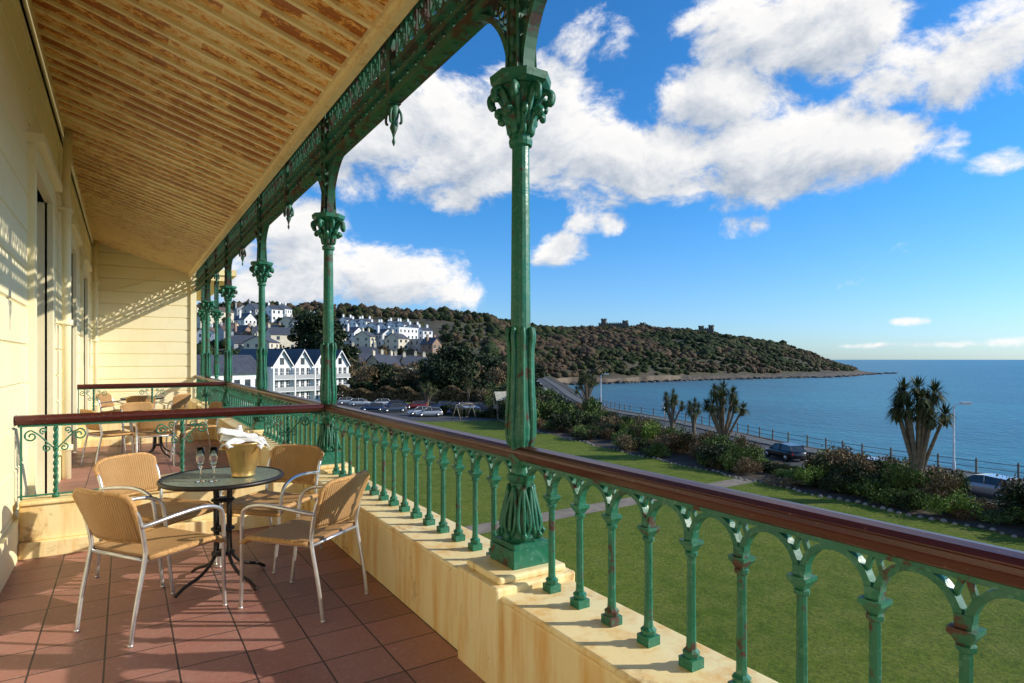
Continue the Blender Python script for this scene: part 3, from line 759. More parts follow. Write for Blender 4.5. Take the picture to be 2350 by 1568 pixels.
# ---------------------------------------------------------------- buildings
def house(name,x,y,z,yaw,w,d,h,wall,roof=SLATE,storeys=2,bays=3,style='ridge',rh=2.6,chim=2):
    e=empty(name,(x,y,z),yaw)
    m=MB(); m.bb(-w/2,w/2,0,d,-4,h); 
    if style=='flat': m.bb(-w/2-.2,w/2+.2,-.2,d+.2,h,h+.35)
    if style=='ridge': m.add([(-w/2,0,h),(-w/2,d,h),(-w/2,d/2,h+rh),(w/2,0,h),(w/2,d,h),(w/2,d/2,h+rh)],[(0,2,1),(3,4,5)])
    if style=='gable': m.add([(-w/2,0,h),(w/2,0,h),(0,0,h+rh),(-w/2,d,h),(w/2,d,h),(0,d,h+rh)],[(0,1,2),(3,5,4)])
    m.build('walls',[wall],e)
    r=MB(); o_=.35
    def slab(q):
        t=Vector((0,0,.18)); vs=[Vector(p) for p in q]; r.add([v for v in vs]+[v+t for v in vs],[(0,1,2,3),(7,6,5,4),(0,4,5,1),(1,5,6,2),(2,6,7,3),(3,7,4,0)])
    if style=='ridge':
        k=rh/(d/2)*o_
        slab([(-w/2-o_,-o_,h-k+.02),(w/2+o_,-o_,h-k+.02),(w/2+o_,d/2,h+rh+.02),(-w/2-o_,d/2,h+rh+.02)])
        slab([(w/2+o_,d+o_,h-k+.02),(-w/2-o_,d+o_,h-k+.02),(-w/2-o_,d/2,h+rh+.02),(w/2+o_,d/2,h+rh+.02)])
    if style=='gable':
        k=rh/(w/2)*o_
        slab([(-w/2-o_,d+o_,h-k+.02),(-w/2-o_,-o_,h-k+.02),(0,-o_,h+rh+.02),(0,d+o_,h+rh+.02)])
        slab([(w/2+o_,-o_,h-k+.02),(w/2+o_,d+o_,h-k+.02),(0,d+o_,h+rh+.02),(0,-o_,h+rh+.02)])
    if r.v: r.build('roof',[roof],e)
    g=MB()
    sh=h/storeys
    for s in range(storeys):
        for b_ in range(bays):
            cx=-w/2+w*(b_+.5)/bays; ww=min(1.3,w/bays*.42)
            g.bb(cx-ww/2,cx+ww/2,-.03,.05,s*sh+sh*.33,s*sh+sh*.78,0)
            g.bb(cx-ww/2-.1,cx+ww/2+.1,-.12,.04,s*sh+sh*.33-.15,s*sh+sh*.33-.01,1)
        nb=max(2,int(d/3.2))
        for b_ in range(nb):
            cy=d*(b_+.5)/nb
            for sx_ in (-1,1): g.bb(sx_*w/2-.03,sx_*w/2+.03,cy-.45,cy+.45,s*sh+sh*.33,s*sh+sh*.78,0)
    g.build('windows',[WINGL,WHITE],e)
    if chim and style!='flat':
        c=MB()
        for i in range(chim):
            cx=-w/2+.5+(w-1)*i/max(1,chim-1); cy=d/2
            zt=h+rh
            c.bb(cx-.45,cx+.45,cy-.35,cy+.35,h,zt+1.2); c.bb(cx-.52,cx+.52,cy-.42,cy+.42,zt+1.2,zt+1.35)
            for q in (-.2,.2): c.lathe([(0,.13),(.4,.1)],(cx+q,cy,zt+1.35),6)
        c.build('chimneys',[wall],e)
    return e
def hs(u,d):
    bd=np.interp(u,UU,BD); rd=np.interp(u,UU,RD); return (d-bd)/(rd-bd)
def hplace(name,u,d,yawoff,*a,**k):
    s=hs(u,d)
    x,y,z=hill(u,s) if s>0 else (*pos(u,d),GZ)
    bear=YAW+math.atan(tb(u))
    return house(name,x,y,max(z,GZ),-bear+yawoff,*a,**k)
for i in range(9):
    hplace('white_terrace_house',806+i*22,322-i*4,math.radians(34),5.4,8,7.6-(i%2)*.4,WHITE,SLATE,3,2,rh=1.5,chim=2)
for i in range(5):
    hplace('white_villa',790+i*34,268+4*(i%2),math.radians(35+14*(i%3)),6.5,8,5.2+.8*(i%2),WHITE if i%2 else CREAMH,SLATE,2,2,style='gable' if i%2 else 'ridge',rh=2.3)
hplace('white_apartment_block',938,276,math.radians(45),12,10,8,WHITE,SLATE,3,5,style='flat')
hplace('white_apartment_block',990,270,math.radians(45),8,10,6.5,GREYH,SLATE,2,3,style='flat')
hplace('brick_villa',1003,262,math.radians(40),5,8,6.2,BRICKH,SLATE,2,2,style='gable')
for (u,d,w_,h_,wl,st) in [(545,300,8,6,CREAMH,'gable'),(575,322,7,6,WHITE,'gable'),(600,300,7,5.5,GREYH,'ridge'),(640,345,9,7,WHITE,'ridge'),(662,350,6,7,WHITE,'ridge'),(560,360,8,6,GREYH,'gable'),
    (520,335,9,6,CREAMH,'ridge'),(535,275,8,6,GREYH,'ridge'),(570,265,8,5,BRICKH,'gable'),(610,262,9,6.5,CREAMH,'ridge'),(655,258,12,7,CREAMH,'ridge'),(640,300,7,5,BRICKH,'gable'),(680,320,6,6,CREAMH,'ridge'),
    (500,290,9,6,WHITE,'ridge'),(630,238,10,6,CREAMH,'ridge'),(480,320,9,6,CREAMH,'gable'),(565,240,9,5,GREYH,'ridge'),(595,350,7,6,GREYH,'ridge'),(700,290,8,5,GREYH,'ridge'),(735,330,7,5,WHITE,'gable')]:
    hplace('hillside_house',u,d,math.radians(random.uniform(10,75)),w_,random.uniform(7,10),h_,wl,random.choice([SLATE,SLATE,ROOFB]),2,random.choice([2,3]),style=st,rh=random.uniform(2.2,3.4),chim=random.choice([1,2]))
for (u,d,w_) in [(860,205,10),(900,200,9),(935,212,8),(960,204,8),(840,222,9)]:
    hplace('slate_roof_house',u,d,math.radians(random.uniform(0,50)),w_,9,4.2,CREAMH,SLATE,1,3,style='gable' if random.random()<.5 else 'ridge',rh=3.2)
a=Vector(pos(622,122)); b_=Vector(pos(800,140)); dv=b_-a; L=dv.length; yw=math.atan2(dv.y,dv.x)
e=empty('gabled_townhouse_row',(a.x,a.y,GZ),yw)
m=MB(); r=MB(); g=MB(); W=L/4; D=13; H=7.5; RH=3.5
for i in range(4):
    x0=i*W; x1=x0+W; xm=(x0+x1)/2
    m.bb(x0+.001,x1-.001,0,D,-.5,H); m.add([(x0,0,H),(x1,0,H),(xm,0,H+RH)],[(0,1,2)])
    m.bb(x0-.18,x0+.18,-.9,0,-.5,H-.3)
    for s_ in (0,1):
        A=(x0 if s_==0 else x1)
        q=[(A,-.6,H),(xm,-.6,H+RH),(xm,D,H+RH),(A,D,H)]
        t=.22; r.add([Vector(p) for p in q]+[Vector(p)+Vector((0,0,t)) for p in q],[(0,1,2,3),(7,6,5,4),(0,4,5,1),(1,5,6,2),(2,6,7,3),(3,7,4,0)])
        m.add([(A,-.62,H-.2),(xm,-.62,H+RH-.2),(xm,-.62,H+RH+.12),(A,-.62,H+.12)],[(0,1,2,3)])
    for z0,z1 in ((.4,2.2),(2.9,4.7),(5.4,7.2)):
        for k in (.22,.5,.78):
            g.bb(x0+W*k-.42,x0+W*k+.42,-.04,.04,z0,z1)
            g.bb(x0+W*k-.03,x0+W*k+.03,-.07,-.041,z0,z1,1)
            g.bb(x0+W*k-.42,x0+W*k+.42,-.07,-.041,(z0+z1)/2-.03,(z0+z1)/2+.03,1)
        if z0>1: g.bb(x0+.3,x1-.3,-.85,-.8,z0-.4,z0+.45,2); g.bb(x0+.2,x1-.2,-.9,-.02,z0-.55,z0-.42,1)
    g.bb(xm-.5,xm+.5,-.04,.04,7.9,9.3)
m.bb(-15,-.01,1.5,11,-.5,6.4)
q=[(-15.4,.9,6.2),(-.02,.9,6.2),(-.02,6.2,9.9),(-15.4,6.2,9.9)]; r.add(q,[(0,1,2,3)]); q2=[(-15.4,11.5,6.2),(-.02,11.5,6.2),(-.02,6.2,9.9),(-15.4,6.2,9.9)]; r.add(q2,[(3,2,1,0)])
for k in range(6):
    for z0 in (.5,3.2): g.bb(-14+k*2.3,-12.8+k*2.3,1.44,1.52,z0+.3,z0+1.9)
m.build('walls',[WHITE],e); r.build('roof',[SLATE],e); g.build('windows',[WINGL,WHITE,GREYH],e)
def castle(u,w_,h_,tower):
    s=.97; x,y,z=hill(u,s); e=empty('hilltop_castle',(x,y,z-1),-(YAW+math.atan(tb(u))))
    m=MB(); m.bb(-w_/2,w_/2,0,10,0,h_)
    k=-w_/2
    while k<w_/2: m.bb(k,k+1.0,0,.8,h_,h_+.9); k+=2
    for tx_,th in tower: 
        m.lathe([(0,2.6),(h_+th,2.6),(h_+th,2.9),(h_+th+.8,2.9)],(tx_,4,0),12,smooth=False)
        for q in range(6): m.bb(tx_+2.4*math.cos(q)-.4,tx_+2.4*math.cos(q)+.4,4+2.4*math.sin(q)-.4,4+2.4*math.sin(q)+.4,h_+th+.8,h_+th+1.5)
    m.build('walls',[DSTONE],e)
    g=MB()
    for q in range(int(w_/4)): g.bb(-w_/2+2+q*4,-w_/2+2.9+q*4,-.05,.05,h_*.5,h_*.75)
    g.build('windows',[WINGL],e)
castle(1408,28,6.5,[(-9,3.4),(11,1.5)]); castle(1475,12,4.5,[(0,1.5)]); castle(1620,14,6.5,[(-4.5,1.6),(5,2.2)])
castle(1545,14,3.5,[]) 

# ---------------------------------------------------------------- trees
def tree(name,x,y,z,h,w,mat,n=3500,leaf=.35,trunk=BARK,flat=False,nb=9):
    e=empty(name,(x,y,z)); t=MB(); 
    th=h*(.45 if not flat else .62)
    t.tube(catmull([(0,0,-.5),(.02*h,0,th*.5),(-.01*h,.02*h,th),(0,0,h*.85)],4),list(np.linspace(h*.035,h*.008,13)),8)
    cs=[];
    for i in range(nb*2):
        a=i*2.4+random.random(); zz=h*(random.uniform(.3,.95) if not flat else random.uniform(.5,.95)); rr=w/2*random.uniform(.35,.95)*(1-.55*max(0,(zz/h-.5)/.45))
        c=(rr*math.cos(a),rr*math.sin(a),zz); cs.append((c,w*random.uniform(.13,.24)))
        t.tube(catmull([(0,0,zz*.65),(c[0]*.5,c[1]*.5,zz*.85),c],3),list(np.linspace(h*.014,h*.004,7)),5)
    t.build('trunk_and_limbs',[trunk],e)
    P=[]
    for c,r_ in cs:
        k=n//len(cs); q=rng.normal(size=(k,3)); q/=np.linalg.norm(q,axis=1)[:,None]; q*=(rng.random((k,1))**.45)
        P.append(np.array(c)+q*np.array([r_*1.3,r_*1.3,r_*(.5 if flat else .65)]))
    V,F=leafcloud(np.concatenate(P),leaf,.6); obj('crown',npmesh('crown',V,F,[mat]),e)
def tp(name,u,d,*a,**k):
    s=hs(u,d); 
    if s>0: x,y,z=hill(u,s)
    else: x,y=pos(u,d); z=GZ
    tree(name,x,y,max(z,GZ),*a,**k)
tp('pine_tree',735,195,19.5,19,LF_DARK,9000,.55,flat=False,nb=16)
tp('pine_tree',700,205,15,12,LF_DARK,4000,.5,nb=10)
tp('evergreen_tree',1045,142,11.5,13,LF_DARK,6500,.4,nb=14); tp('evergreen_tree',1010,138,8,9,LF_DARK,3500,.35)
tp('evergreen_tree',985,150,9,8,LF_DARK,3000,.35); tp('evergreen_tree',880,150,8,10,LF_DARK,3500,.4); tp('evergreen_tree',1120,180,10,12,LF_DARK,3500,.45)
for u,d,h in ((842,146,8),(910,158,7.5),(935,140,7),(960,165,8),(1085,150,8),(865,170,8),(820,165,9),(1140,160,7),(1165,175,8),(1195,190,7)):
    tp('winter_tree',u,d,h,h*.95,LF_BROWN,1500,.28)
for u,d,h in ((805,178,7),(890,185,6),(1060,200,9),(1010,215,8),(1190,260,9),(780,215,8),(1150,250,9),(1230,215,7),(1215,190,6),(640,275,8),(560,285,8),(600,330,8),(520,300,8),(850,285,7),(915,292,7),(1020,285,9)):
    tp('evergreen_tree',u,d,h,h,LF_DARK,1500,.45)
def hedge(name,P0,P1,w_,h_,mat,n,leaf):
    P0=np.array(P0);P1=np.array(P1); t=rng.random(n); L=np.linalg.norm(P1-P0); dr_=(P1-P0)/L; nr=np.array([-dr_[1],dr_[0]])
    s=rng.uniform(-.5,.5,n); hh=h_*(.85+.3*np.sin(t*L*.9)*np.sin(t*L*.37+1))
    zz=np.where(rng.random(n)<.4,1,rng.random(n))*hh
    C=np.stack([P0[0]+dr_[0]*t*L+nr[0]*s*w_,P0[1]+dr_[1]*t*L+nr[1]*s*w_,GZ+zz],1); V,F=leafcloud(C,leaf,.6); obj(name,npmesh(name,V,F,[mat]))
hedge('beech_hedge',pos(765,132),pos(1175,126),2.2,2.9,LF_BROWN,14000,.28)
hedge('evergreen_hedge',pos(775,141),pos(1100,138),3,4.2,LF_DARK,8000,.35)
hedge('evergreen_hedge',pos(1010,100),pos(1160,92),1.5,1.3,LF_DARK,3500,.2)
hedge('evergreen_hedge',pos(1160,118),pos(1235,150),3,3.2,LF_DARK,4500,.3)
def shrub_mesh(nm,mat,n,leaf,wild):
    P=[]
    for i in range(13):
        a=random.random()*6.28; rr=random.uniform(0,.66); c=np.array([rr*math.cos(a),rr*math.sin(a),random.uniform(.25,.7)]); r_=random.uniform(.20,.40)
        k=n//13; q=rng.normal(size=(k,3)); q/=np.linalg.norm(q,axis=1)[:,None]; q*=rng.random((k,1))**.35
        P.append(c+q*r_*(1+wild*rng.normal(size=(k,1))))
    P=np.concatenate(P); P=P[P[:,2]>0]; V,F=leafcloud(P,leaf,.55); return npmesh(nm,V,F,[mat])
SV={'shrub':[shrub_mesh('shrub',LF_GREEN,1800,.05,.15),shrub_mesh('shrub',LF_DARK,1800,.05,.12),shrub_mesh('shrub',LF_GREEN,1500,.06,.2),shrub_mesh('shrub',LF_DARK,1800,.055,.2)],
    'brown_shrub':[shrub_mesh('brown_shrub',LF_BROWN,2200,.04,.16),shrub_mesh('brown_shrub',LF_BROWN,2000,.045,.22)],
    'lime_shrub':[shrub_mesh('lime_shrub',LF_LIME,1700,.045,.1)]}
def shrub(kind,x,y,w_,h_): obj(kind,random.choice(SV[kind]),loc=(x,y,GZ+.03),rz=random.random()*6.28,scale=(w_/2,w_/2,h_))
def sight_gap(x,y):
    r_=x/y if y>1 else 99
    return 1.39<r_<1.64 or 2.55<r_<3.05
for i in range(310):
    y=random.uniform(-8,80); l=bed_left(y); rgt=bed_right(y); f=random.random()
    x=l+.8+(rgt-l-1.6)*f
    kind=random.choices(['shrub','brown_shrub','lime_shrub'],[.62,.30,.08])[0]
    if abs(y-29)<1.2 and f<.5: continue
    h_=random.uniform(.9,1.7)+(.8 if f>.45 else 0)
    if sight_gap(x,y): h_=random.uniform(.5,.95)
    shrub(kind,x,y,random.uniform(2.0,3.8),h_)
for i in range(190):
    y=random.uniform(68,165); l=bed_left(y); rgt=bed_right(y)-.6; x=l+1+(rgt-l-1)*random.random()
    shrub(random.choices(['shrub','brown_shrub'],[.78,.22])[0],x,y,random.uniform(3.2,6.5),random.uniform(2.4,4.2))
for x,y,w_,h_,k in [(43.4,24.6,5.2,3.2,'brown_shrub'),(44.4,25.2,4.6,3.1,'brown_shrub'),(45,22.0,4.2,2.9,'brown_shrub'),(42.2,22.5,3.4,2.4,'brown_shrub'),(46,38,4.5,2.8,'brown_shrub'),(45.5,45,3.2,3.0,'lime_shrub'),(49,55,4.5,3,'brown_shrub'),(46,60,5,3.2,'shrub'),(44.5,66,6,3.4,'shrub'),(47,72,6,4,'shrub'),(51,68,6,3.4,'shrub'),(42,12.5,4.2,2.6,'shrub'),(43,10.5,4.5,3.1,'shrub'),(42,6,4.5,2.9,'shrub'),(42,34,4,2.1,'shrub'),(44.0,18.6,3.6,2.6,'brown_shrub'),(50,76,7,4,'shrub'),(56,74,6,3.2,'shrub'),(47.5,48,4.5,2.9,'brown_shrub'),(44,41,4,2.4,'brown_shrub'),(41.5,21,3,1.8,'shrub'),(40.8,25,3,1.6,'lime_shrub'),(41.2,30.5,3,1.6,'brown_shrub')]:
    shrub(k,x,y,w_,h_)
def cordyline(x,y,h,heads,spread,z=GZ):
    e=empty('cordyline_palm',(x,y,z)); t=MB(); nleaf=125; VV=[];FF=[];k0=0
    for i in range(heads):
        a=i*2.4+random.random()*.8; f=i/max(1,heads-1)
        rr=spread*random.uniform(.3,1)*(.55+.45*f) if i else .2; hh=h-.6-f*.36*h*random.uniform(.6,1.05)
        c=Vector((rr*math.cos(a),rr*math.sin(a),hh))
        t.tube(catmull([(0.12*math.cos(a),.12*math.sin(a),-.1),(c.x*.18,c.y*.18,hh*.35),(c.x*.6,c.y*.6,hh*.7),(c.x,c.y,hh)],4),list(np.linspace(.17,.08,13)),6)
        L=random.uniform(.8,1.1)
        for j in range(nleaf):
            th=random.uniform(-1.0,1.1); ph=random.random()*6.28; d0=Vector((math.cos(ph)*math.cos(th*1.3),math.sin(ph)*math.cos(th*1.3),math.sin(th*1.3)))
            sd=d0.cross(Vector((0,0,1))); 
            if sd.length<.01: sd=Vector((1,0,0))
            sd.normalize(); w_=.03*h/7+.010; l2=L*random.uniform(.7,1.1); mid=c+d0*l2*.5; tip=c+d0*l2-Vector((0,0,.42*L*(1-abs(math.sin(th)))))
            VV+= [tuple(v) for v in (c-sd*w_*.6,mid-sd*w_,tip,mid+sd*w_)]; FF.append((k0,k0+1,k0+2,k0+3)); k0+=4
        t.tube([(c.x*.96,c.y*.96,hh-.7),(c.x,c.y,hh-.15)],[.10,.24],7)
    t.build('branching_trunk',[BARKP],e); obj('sword_leaves',npmesh('sword_leaves',np.array(VV),np.array(FF),[LF_OLIVE]),e)
cordyline(42.5,18.9,7.8,14,2.0); cordyline(46.4,36.9,6.9,12,1.9); cordyline(56,52,5.4,7,1.6); cordyline(57.5,50,4.4,5,1.2); cordyline(69,84,7,10,2.6)
x,y=pos(1345,112); cordyline(x,y,6.4,10,2.6)
x,y=pos(980,112); cordyline(x,y,5.0,9,1.9)
x,y=pos(1075,126); cordyline(x,y,5,6,1.5)

# ---------------------------------------------------------------- cars
TYRE=simple('tyre_rubber',(.02,.02,.02),.8,bs=0); TAIL=simple('tail_lamp_red',(.4,.01,.01),.3,bs=0)
def car_mesh(col):
    paint,nt,b=newmat('car_paint'); b.inputs['Base Color'].default_value=(*col,1); b.inputs['Roughness'].default_value=.25; b.inputs['Metallic'].default_value=.3; b.inputs['Coat Weight'].default_value=.6
    m=MB()
    sec=[(-2.1,.35,.72,.70),(-2.0,.25,.88,.80),(-1.5,.22,.93,.85),(0,.22,.92,.87),(1.0,.22,.88,.86),(1.75,.24,.74,.82),(2.05,.28,.62,.72),(2.12,.35,.5,.6)]
    vs=[];n=8
    for x,zb,zt,w_ in sec: vs+=[(x,-w_*.92,zb),(x,-w_,zb+.15),(x,-w_,zt-.14),(x,-w_*.88,zt),(x,w_*.88,zt),(x,w_,zt-.14),(x,w_,zb+.15),(x,w_*.92,zb)]
    fs=[(i*n+k,i*n+(k+1)%n,(i+1)*n+(k+1)%n,(i+1)*n+k) for i in range(len(sec)-1) for k in range(n)]
    fs+=[tuple(range(n-1,-1,-1)),tuple(range((len(sec)-1)*n,len(sec)*n))]
    m.add(vs,fs,0,True)
    g=[(-1.95,.90,.74),(-1.55,1.38,.60),(-.2,1.45,.62),(.35,1.38,.60),(1.15,.88,.76)]
    vs=[]
    for x,z,w_ in g: vs+=[(x,-w_,z),(x,w_,z)]
    m.add(vs,[(0,1,3,2),(6,7,9,8)],1); m.add([vs[2],vs[3],vs[4],vs[5],vs[6],vs[7]],[(0,1,3,2),(2,3,5,4)],0)
    for s in (0,1):
        m.add([vs[0+s],vs[2+s],vs[4+s],vs[6+s],vs[8+s]],[(0,1,2,3,4)],1)
        sg=-1 if s==0 else 1
        m.tube([(-.35,sg*.77,.9),(-.3,sg*.635,1.42)],.035,4,0); m.tube([(vs[8][0],sg*.76,.88),(.35,sg*.61,1.38)],.03,4,0); m.tube([(-1.9,sg*.75,.9),(-1.55,sg*.61,1.38)],.05,4,0)
        for wx in (-1.3,1.3):
            T=Matrix.Translation((wx,sg*.80,.31))@Matrix.Rotation(math.pi/2,4,'X')
            m.lathe([(-.11,.24),(-.1,.31),(.1,.31),(.11,.24)],n=16,mat=2,T=T); m.lathe([(-.115,.20),(.115,.20)],n=10,mat=3,T=T)
        m.bb(2.0,2.09,sg*.62-.12,sg*.62+.12,.52,.62,3); m.bb(-2.09,-1.98,sg*.68-.08,sg*.68+.08,.6,.8,4)
        m.bb(.75,.9,sg*.88-.07,sg*.88+.07,.9,1.0,0)
    return m.mesh('parked_car',[paint,WINGL,TYRE,ALU,TAIL])
CM=[car_mesh(c) for c in ((.45,.46,.48),(.01,.011,.014),(.03,.06,.16),(.6,.6,.6),(.25,.02,.02),(.08,.1,.13),(.02,.05,.12))]
def car(x,y,rz,i,z=GZ+.02): obj('parked_car',CM[i%len(CM)],loc=(x,y,z),rz=rz)
car(47.8,17.2,math.radians(80),0); car(50.4,33.4,math.radians(70),1); car(48.3,25.2,math.radians(82),0); car(47,8,math.radians(90),3)
for i,(u,d) in enumerate([(828,118),(872,117),(915,113),(955,111),(985,113),(1015,110),(1045,108),(1075,107),(1105,108),(905,104),(965,98),(985,96),(1130,100),(855,106),(1055,99),(800,122)]):
    x,y=pos(u,d); car(x,y,math.radians(random.choice([-25,-20,155,160])+random.uniform(-4,4)),[3,3,2,4,1,2,2,3,6,5,3,0,1,6,2,0][i])
for i,t in enumerate(np.linspace(0,1,16)):
    j=int(30+t*22); O=offs(SWd,8.5)
    if j<len(O)-1:
        a=Vector(O[j]); b_=Vector(O[j+1]); c_=a+(b_-a)*random.random(); car(c_.x,c_.y,math.atan2((b_-a).y,(b_-a).x),random.choice([4,0,1,4,3,5]))
for u,d in ((1100,205),(1112,215),(1125,212),(1150,190),(1092,225)):
    x,y,z=hill(u,hs(u,d)); car(x,y,.5,random.randrange(7),max(z,GZ)+.3)

# ---------------------------------------------------------------- street furniture
LP=simple('galvanised_lamp_post',(.60,.61,.62),.5,.1,bs=0)
def lamp(x,y,h,dirx,diry):
    m=MB(); m.lathe([(0,.13),(.9,.12),(1.0,.085),(h-.1,.06),(h,.04)],n=10)
    L=.7; a=Vector((dirx,diry,0)).normalized()
    m.tube(catmull([(0,0,h-.3),(a.x*.15,a.y*.15,h+.05),(a.x*.5,a.y*.5,h+.15),(a.x*L,a.y*L,h+.16)],5),.045,6)
    T=Matrix.Translation((a.x*(L+.25),a.y*(L+.25),h+.15))@Matrix.Rotation(math.atan2(a.y,a.x),4,'Z')
    m.bb(-.4,.4,-.15,.15,-.02,.12,0,T); m.bb(-.32,.32,-.11,.11,-.09,-.021,1,T)
    m.build('street_lamp',[LP,WHITE],None,(x,y,GZ+.12),bevel=.01)
lamp(54.3,21.6,5.3,.84,-.53); x,y=pos(1379,105); lamp(x,y,6.2,.8,-.5)
m=MB(); m.lathe([(0,.05),(3.2,.05)],n=8); m.bb(-.35,.35,-.03,.03,2.3,3.1,1); x,y=pos(1525,84)
m.build('notice_sign',[ALU,WHITE],None,(x,y,GZ),-YAW)
x,y=pos(1152,93); e=empty('wooden_playhouse',(x,y,GZ),-YAW+.3)
TIM=simple('weathered_timber',(.22,.18,.13),.85,0,.3,3); PL=simple('pale_roof_board',(.42,.38,.30),.8,0,.2,3)
m=MB()
for a_ in (-1,1):
    for c_ in (-1,1): m.bb(a_-.07,a_+.07,c_-.07,c_+.07,0,2.9)
m.bb(-1,1,-1,1,1.25,1.35); 
for z in (1.6,1.95): 
    for c_ in (-1,1): m.bb(-1,1,c_-.03,c_+.03,z,z+.12)
m.bb(-1.0,-.95,-1,1,1.35,2.1)
for k in range(4): m.bb(-.9+k*.05,-.9+k*.05+.04,-1.5+k*.1,-1.1+k*.1,.25+.28*k,.3+.28*k)
m.tube([(1.1,-.3,1.3),(2.8,-.3,.15)],.05,5); m.tube([(1.1,.3,1.3),(2.8,.3,.15)],.05,5); m.add([(1.1,-.3,1.25),(2.8,-.3,.12),(2.8,.3,.12),(1.1,.3,1.25)],[(0,1,2,3)])
m.build('frame',[TIM],e)
m=MB(); m.add([(-1.2,-1.2,2.8),(1.2,-1.2,2.8),(1.2,0,4.1),(-1.2,0,4.1),(-1.2,1.2,2.8),(1.2,1.2,2.8)],[(0,1,2,3),(3,2,5,4)]); o=m.build('pitched_roof',[PL],e); o.modifiers.new('s','SOLIDIFY').thickness=.06
x,y=pos(1065,90); m=MB()
for a_ in (-1.6,1.6):
    for c_ in (-1,1): m.tube([(a_,c_,0),(a_,0,2.4)],.06,5)
m.tube([(-1.8,0,2.4),(1.8,0,2.4)],.06,5)
for a_ in (-.6,.6):
    for c_ in (-.2,.2): m.tube([(a_+c_,0,2.4),(a_+c_,0,.5)],.015,4)
    m.bb(a_-.25,a_+.25,-.1,.1,.46,.5)
m.build('garden_swing',[TIM],None,(x,y,GZ),.3)
def person(x,y,rz,c1,c2):
    e=empty('walking_person',(x,y,GZ+.13),rz)
    V=[(0,0,.93),(0,0,1.15),(0,0,1.40),(0,0,1.50),(0,.01,1.62),(0,0,1.72), (-.1,0,.9),(-.11,.10,.5),(-.11,.12,.06),(-.11,.24,.03),(.1,0,.9),(.11,-.04,.5),(.11,-.22,.1),(.11,-.1,.04), (-.19,0,1.38),(-.24,-.06,1.12),(-.24,.04,.88),(-.24,.08,.80),(.19,0,1.38),(.24,.05,1.12),(.24,.12,.9),(.24,.15,.82)]
    E=[(0,1),(1,2),(2,3),(3,4),(4,5),(0,6),(6,7),(7,8),(8,9),(0,10),(10,11),(11,12),(12,13),(2,14),(14,15),(15,16),(16,17),(2,18),(18,19),(19,20),(20,21)]
    Rd=[.15,.14,.15,.06,.095,.08,.10,.075,.05,.045,.10,.075,.05,.045,.07,.05,.04,.035,.07,.05,.04,.035]
    me=bpy.data.meshes.new('person_body'); me.from_pydata(V,E,[]); o=obj('body',me,e)
    mt,nt,b=newmat('winter_clothes'); pz=coord(nt); sx=N(nt,'ShaderNodeSeparateXYZ'); nt.links.new(pz,sx.inputs[0])
    dv=mth(nt,'DIVIDE',sx.outputs[2],2)
    r_=N(nt,'ShaderNodeValToRGB'); r_.color_ramp.interpolation='CONSTANT'; el=r_.color_ramp.elements
    el[0].position=0; el[0].color=(.02,.02,.02,1); el[1].position=.04; el[1].color=(*c2,1)
    for p_,cc in ((.44,c1),(.745,(.5,.3,.22)),(.84,(.04,.025,.015))):
        q=el.new(p_); q.color=(*cc,1)
    nt.links.new(dv,r_.inputs[0]); nt.links.new(r_.outputs[0],b.inputs['Base Color']); me.materials.append(mt)
    sk=o.modifiers.new('skin','SKIN'); 
    for i,v in enumerate(me.skin_vertices[0].data): v.radius=(Rd[i],Rd[i]*.85)
    me.skin_vertices[0].data[0].use_root=True
    s=o.modifiers.new('sub','SUBSURF'); s.levels=1; s.render_levels=2
person(76.5,91,math.radians(-30),(.03,.04,.07),(.02,.025,.04)); person(77.6,90.4,math.radians(-30),(.12,.03,.03),(.02,.025,.04))

# ================================================================ SKY + LIGHT
SUNV=Vector((1,-.62,.57)).normalized()
elev=math.asin(SUNV.z); azim=math.atan2(SUNV.x,SUNV.y)
wd=bpy.data.worlds.new('World'); sc.world=wd; wd.use_nodes=True; nt=wd.node_tree
bg=nt.nodes['Background']; STR=.15
sky=N(nt,'ShaderNodeTexSky',sky_type='NISHITA'); sky.sun_disc=False; sky.sun_elevation=elev; sky.sun_rotation=azim; sky.ozone_density=3; sky.air_density=1.0; sky.dust_density=.4
tc=N(nt,'ShaderNodeTexCoord')
grp=bpy.data.node_groups.new('cloud_density','ShaderNodeTree')
grp.interface.new_socket('Vector',in_out='INPUT',socket_type='NodeSocketVector'); grp.interface.new_socket('Density',in_out='OUTPUT',socket_type='NodeSocketFloat')
gi=N(grp,'NodeGroupInput'); go=N(grp,'NodeGroupOutput'); L=grp.links
nrm_=N(grp,'ShaderNodeVectorMath',operation='NORMALIZE'); L.new(gi.outputs[0],nrm_.inputs[0])
sp=N(grp,'ShaderNodeSeparateXYZ'); L.new(nrm_.outputs[0],sp.inputs[0])
az=mth(grp,'ARCTAN2',sp.outputs[0],sp.outputs[1]); el=mth(grp,'ARCSINE',sp.outputs[2])
CL=[(980,330,330,160,1.2),(1230,300,250,165,1.3),(1480,365,310,115,1.45),(1780,355,310,115,1.45),(1650,240,210,110,1.25),(1960,325,215,75,1.2),
    (1860,80,290,135,1.3),(2220,130,290,135,1.25),(1680,20,130,60,.9),
    (700,560,120,100,1.1),(860,640,290,75,1.15),(1000,665,150,50,.95),(500,640,220,110,.8),
    (1285,575,85,34,.7),(1385,515,60,24,.45),(1355,110,80,75,.55),(2310,372,100,38,.6),(2185,345,45,40,.4),(2085,738,40,11,.6),(1710,520,34,18,.2),
    (2090,793,170,9,.6),(2300,785,110,15,.75),(300,300,250,200,.8)]
env=None
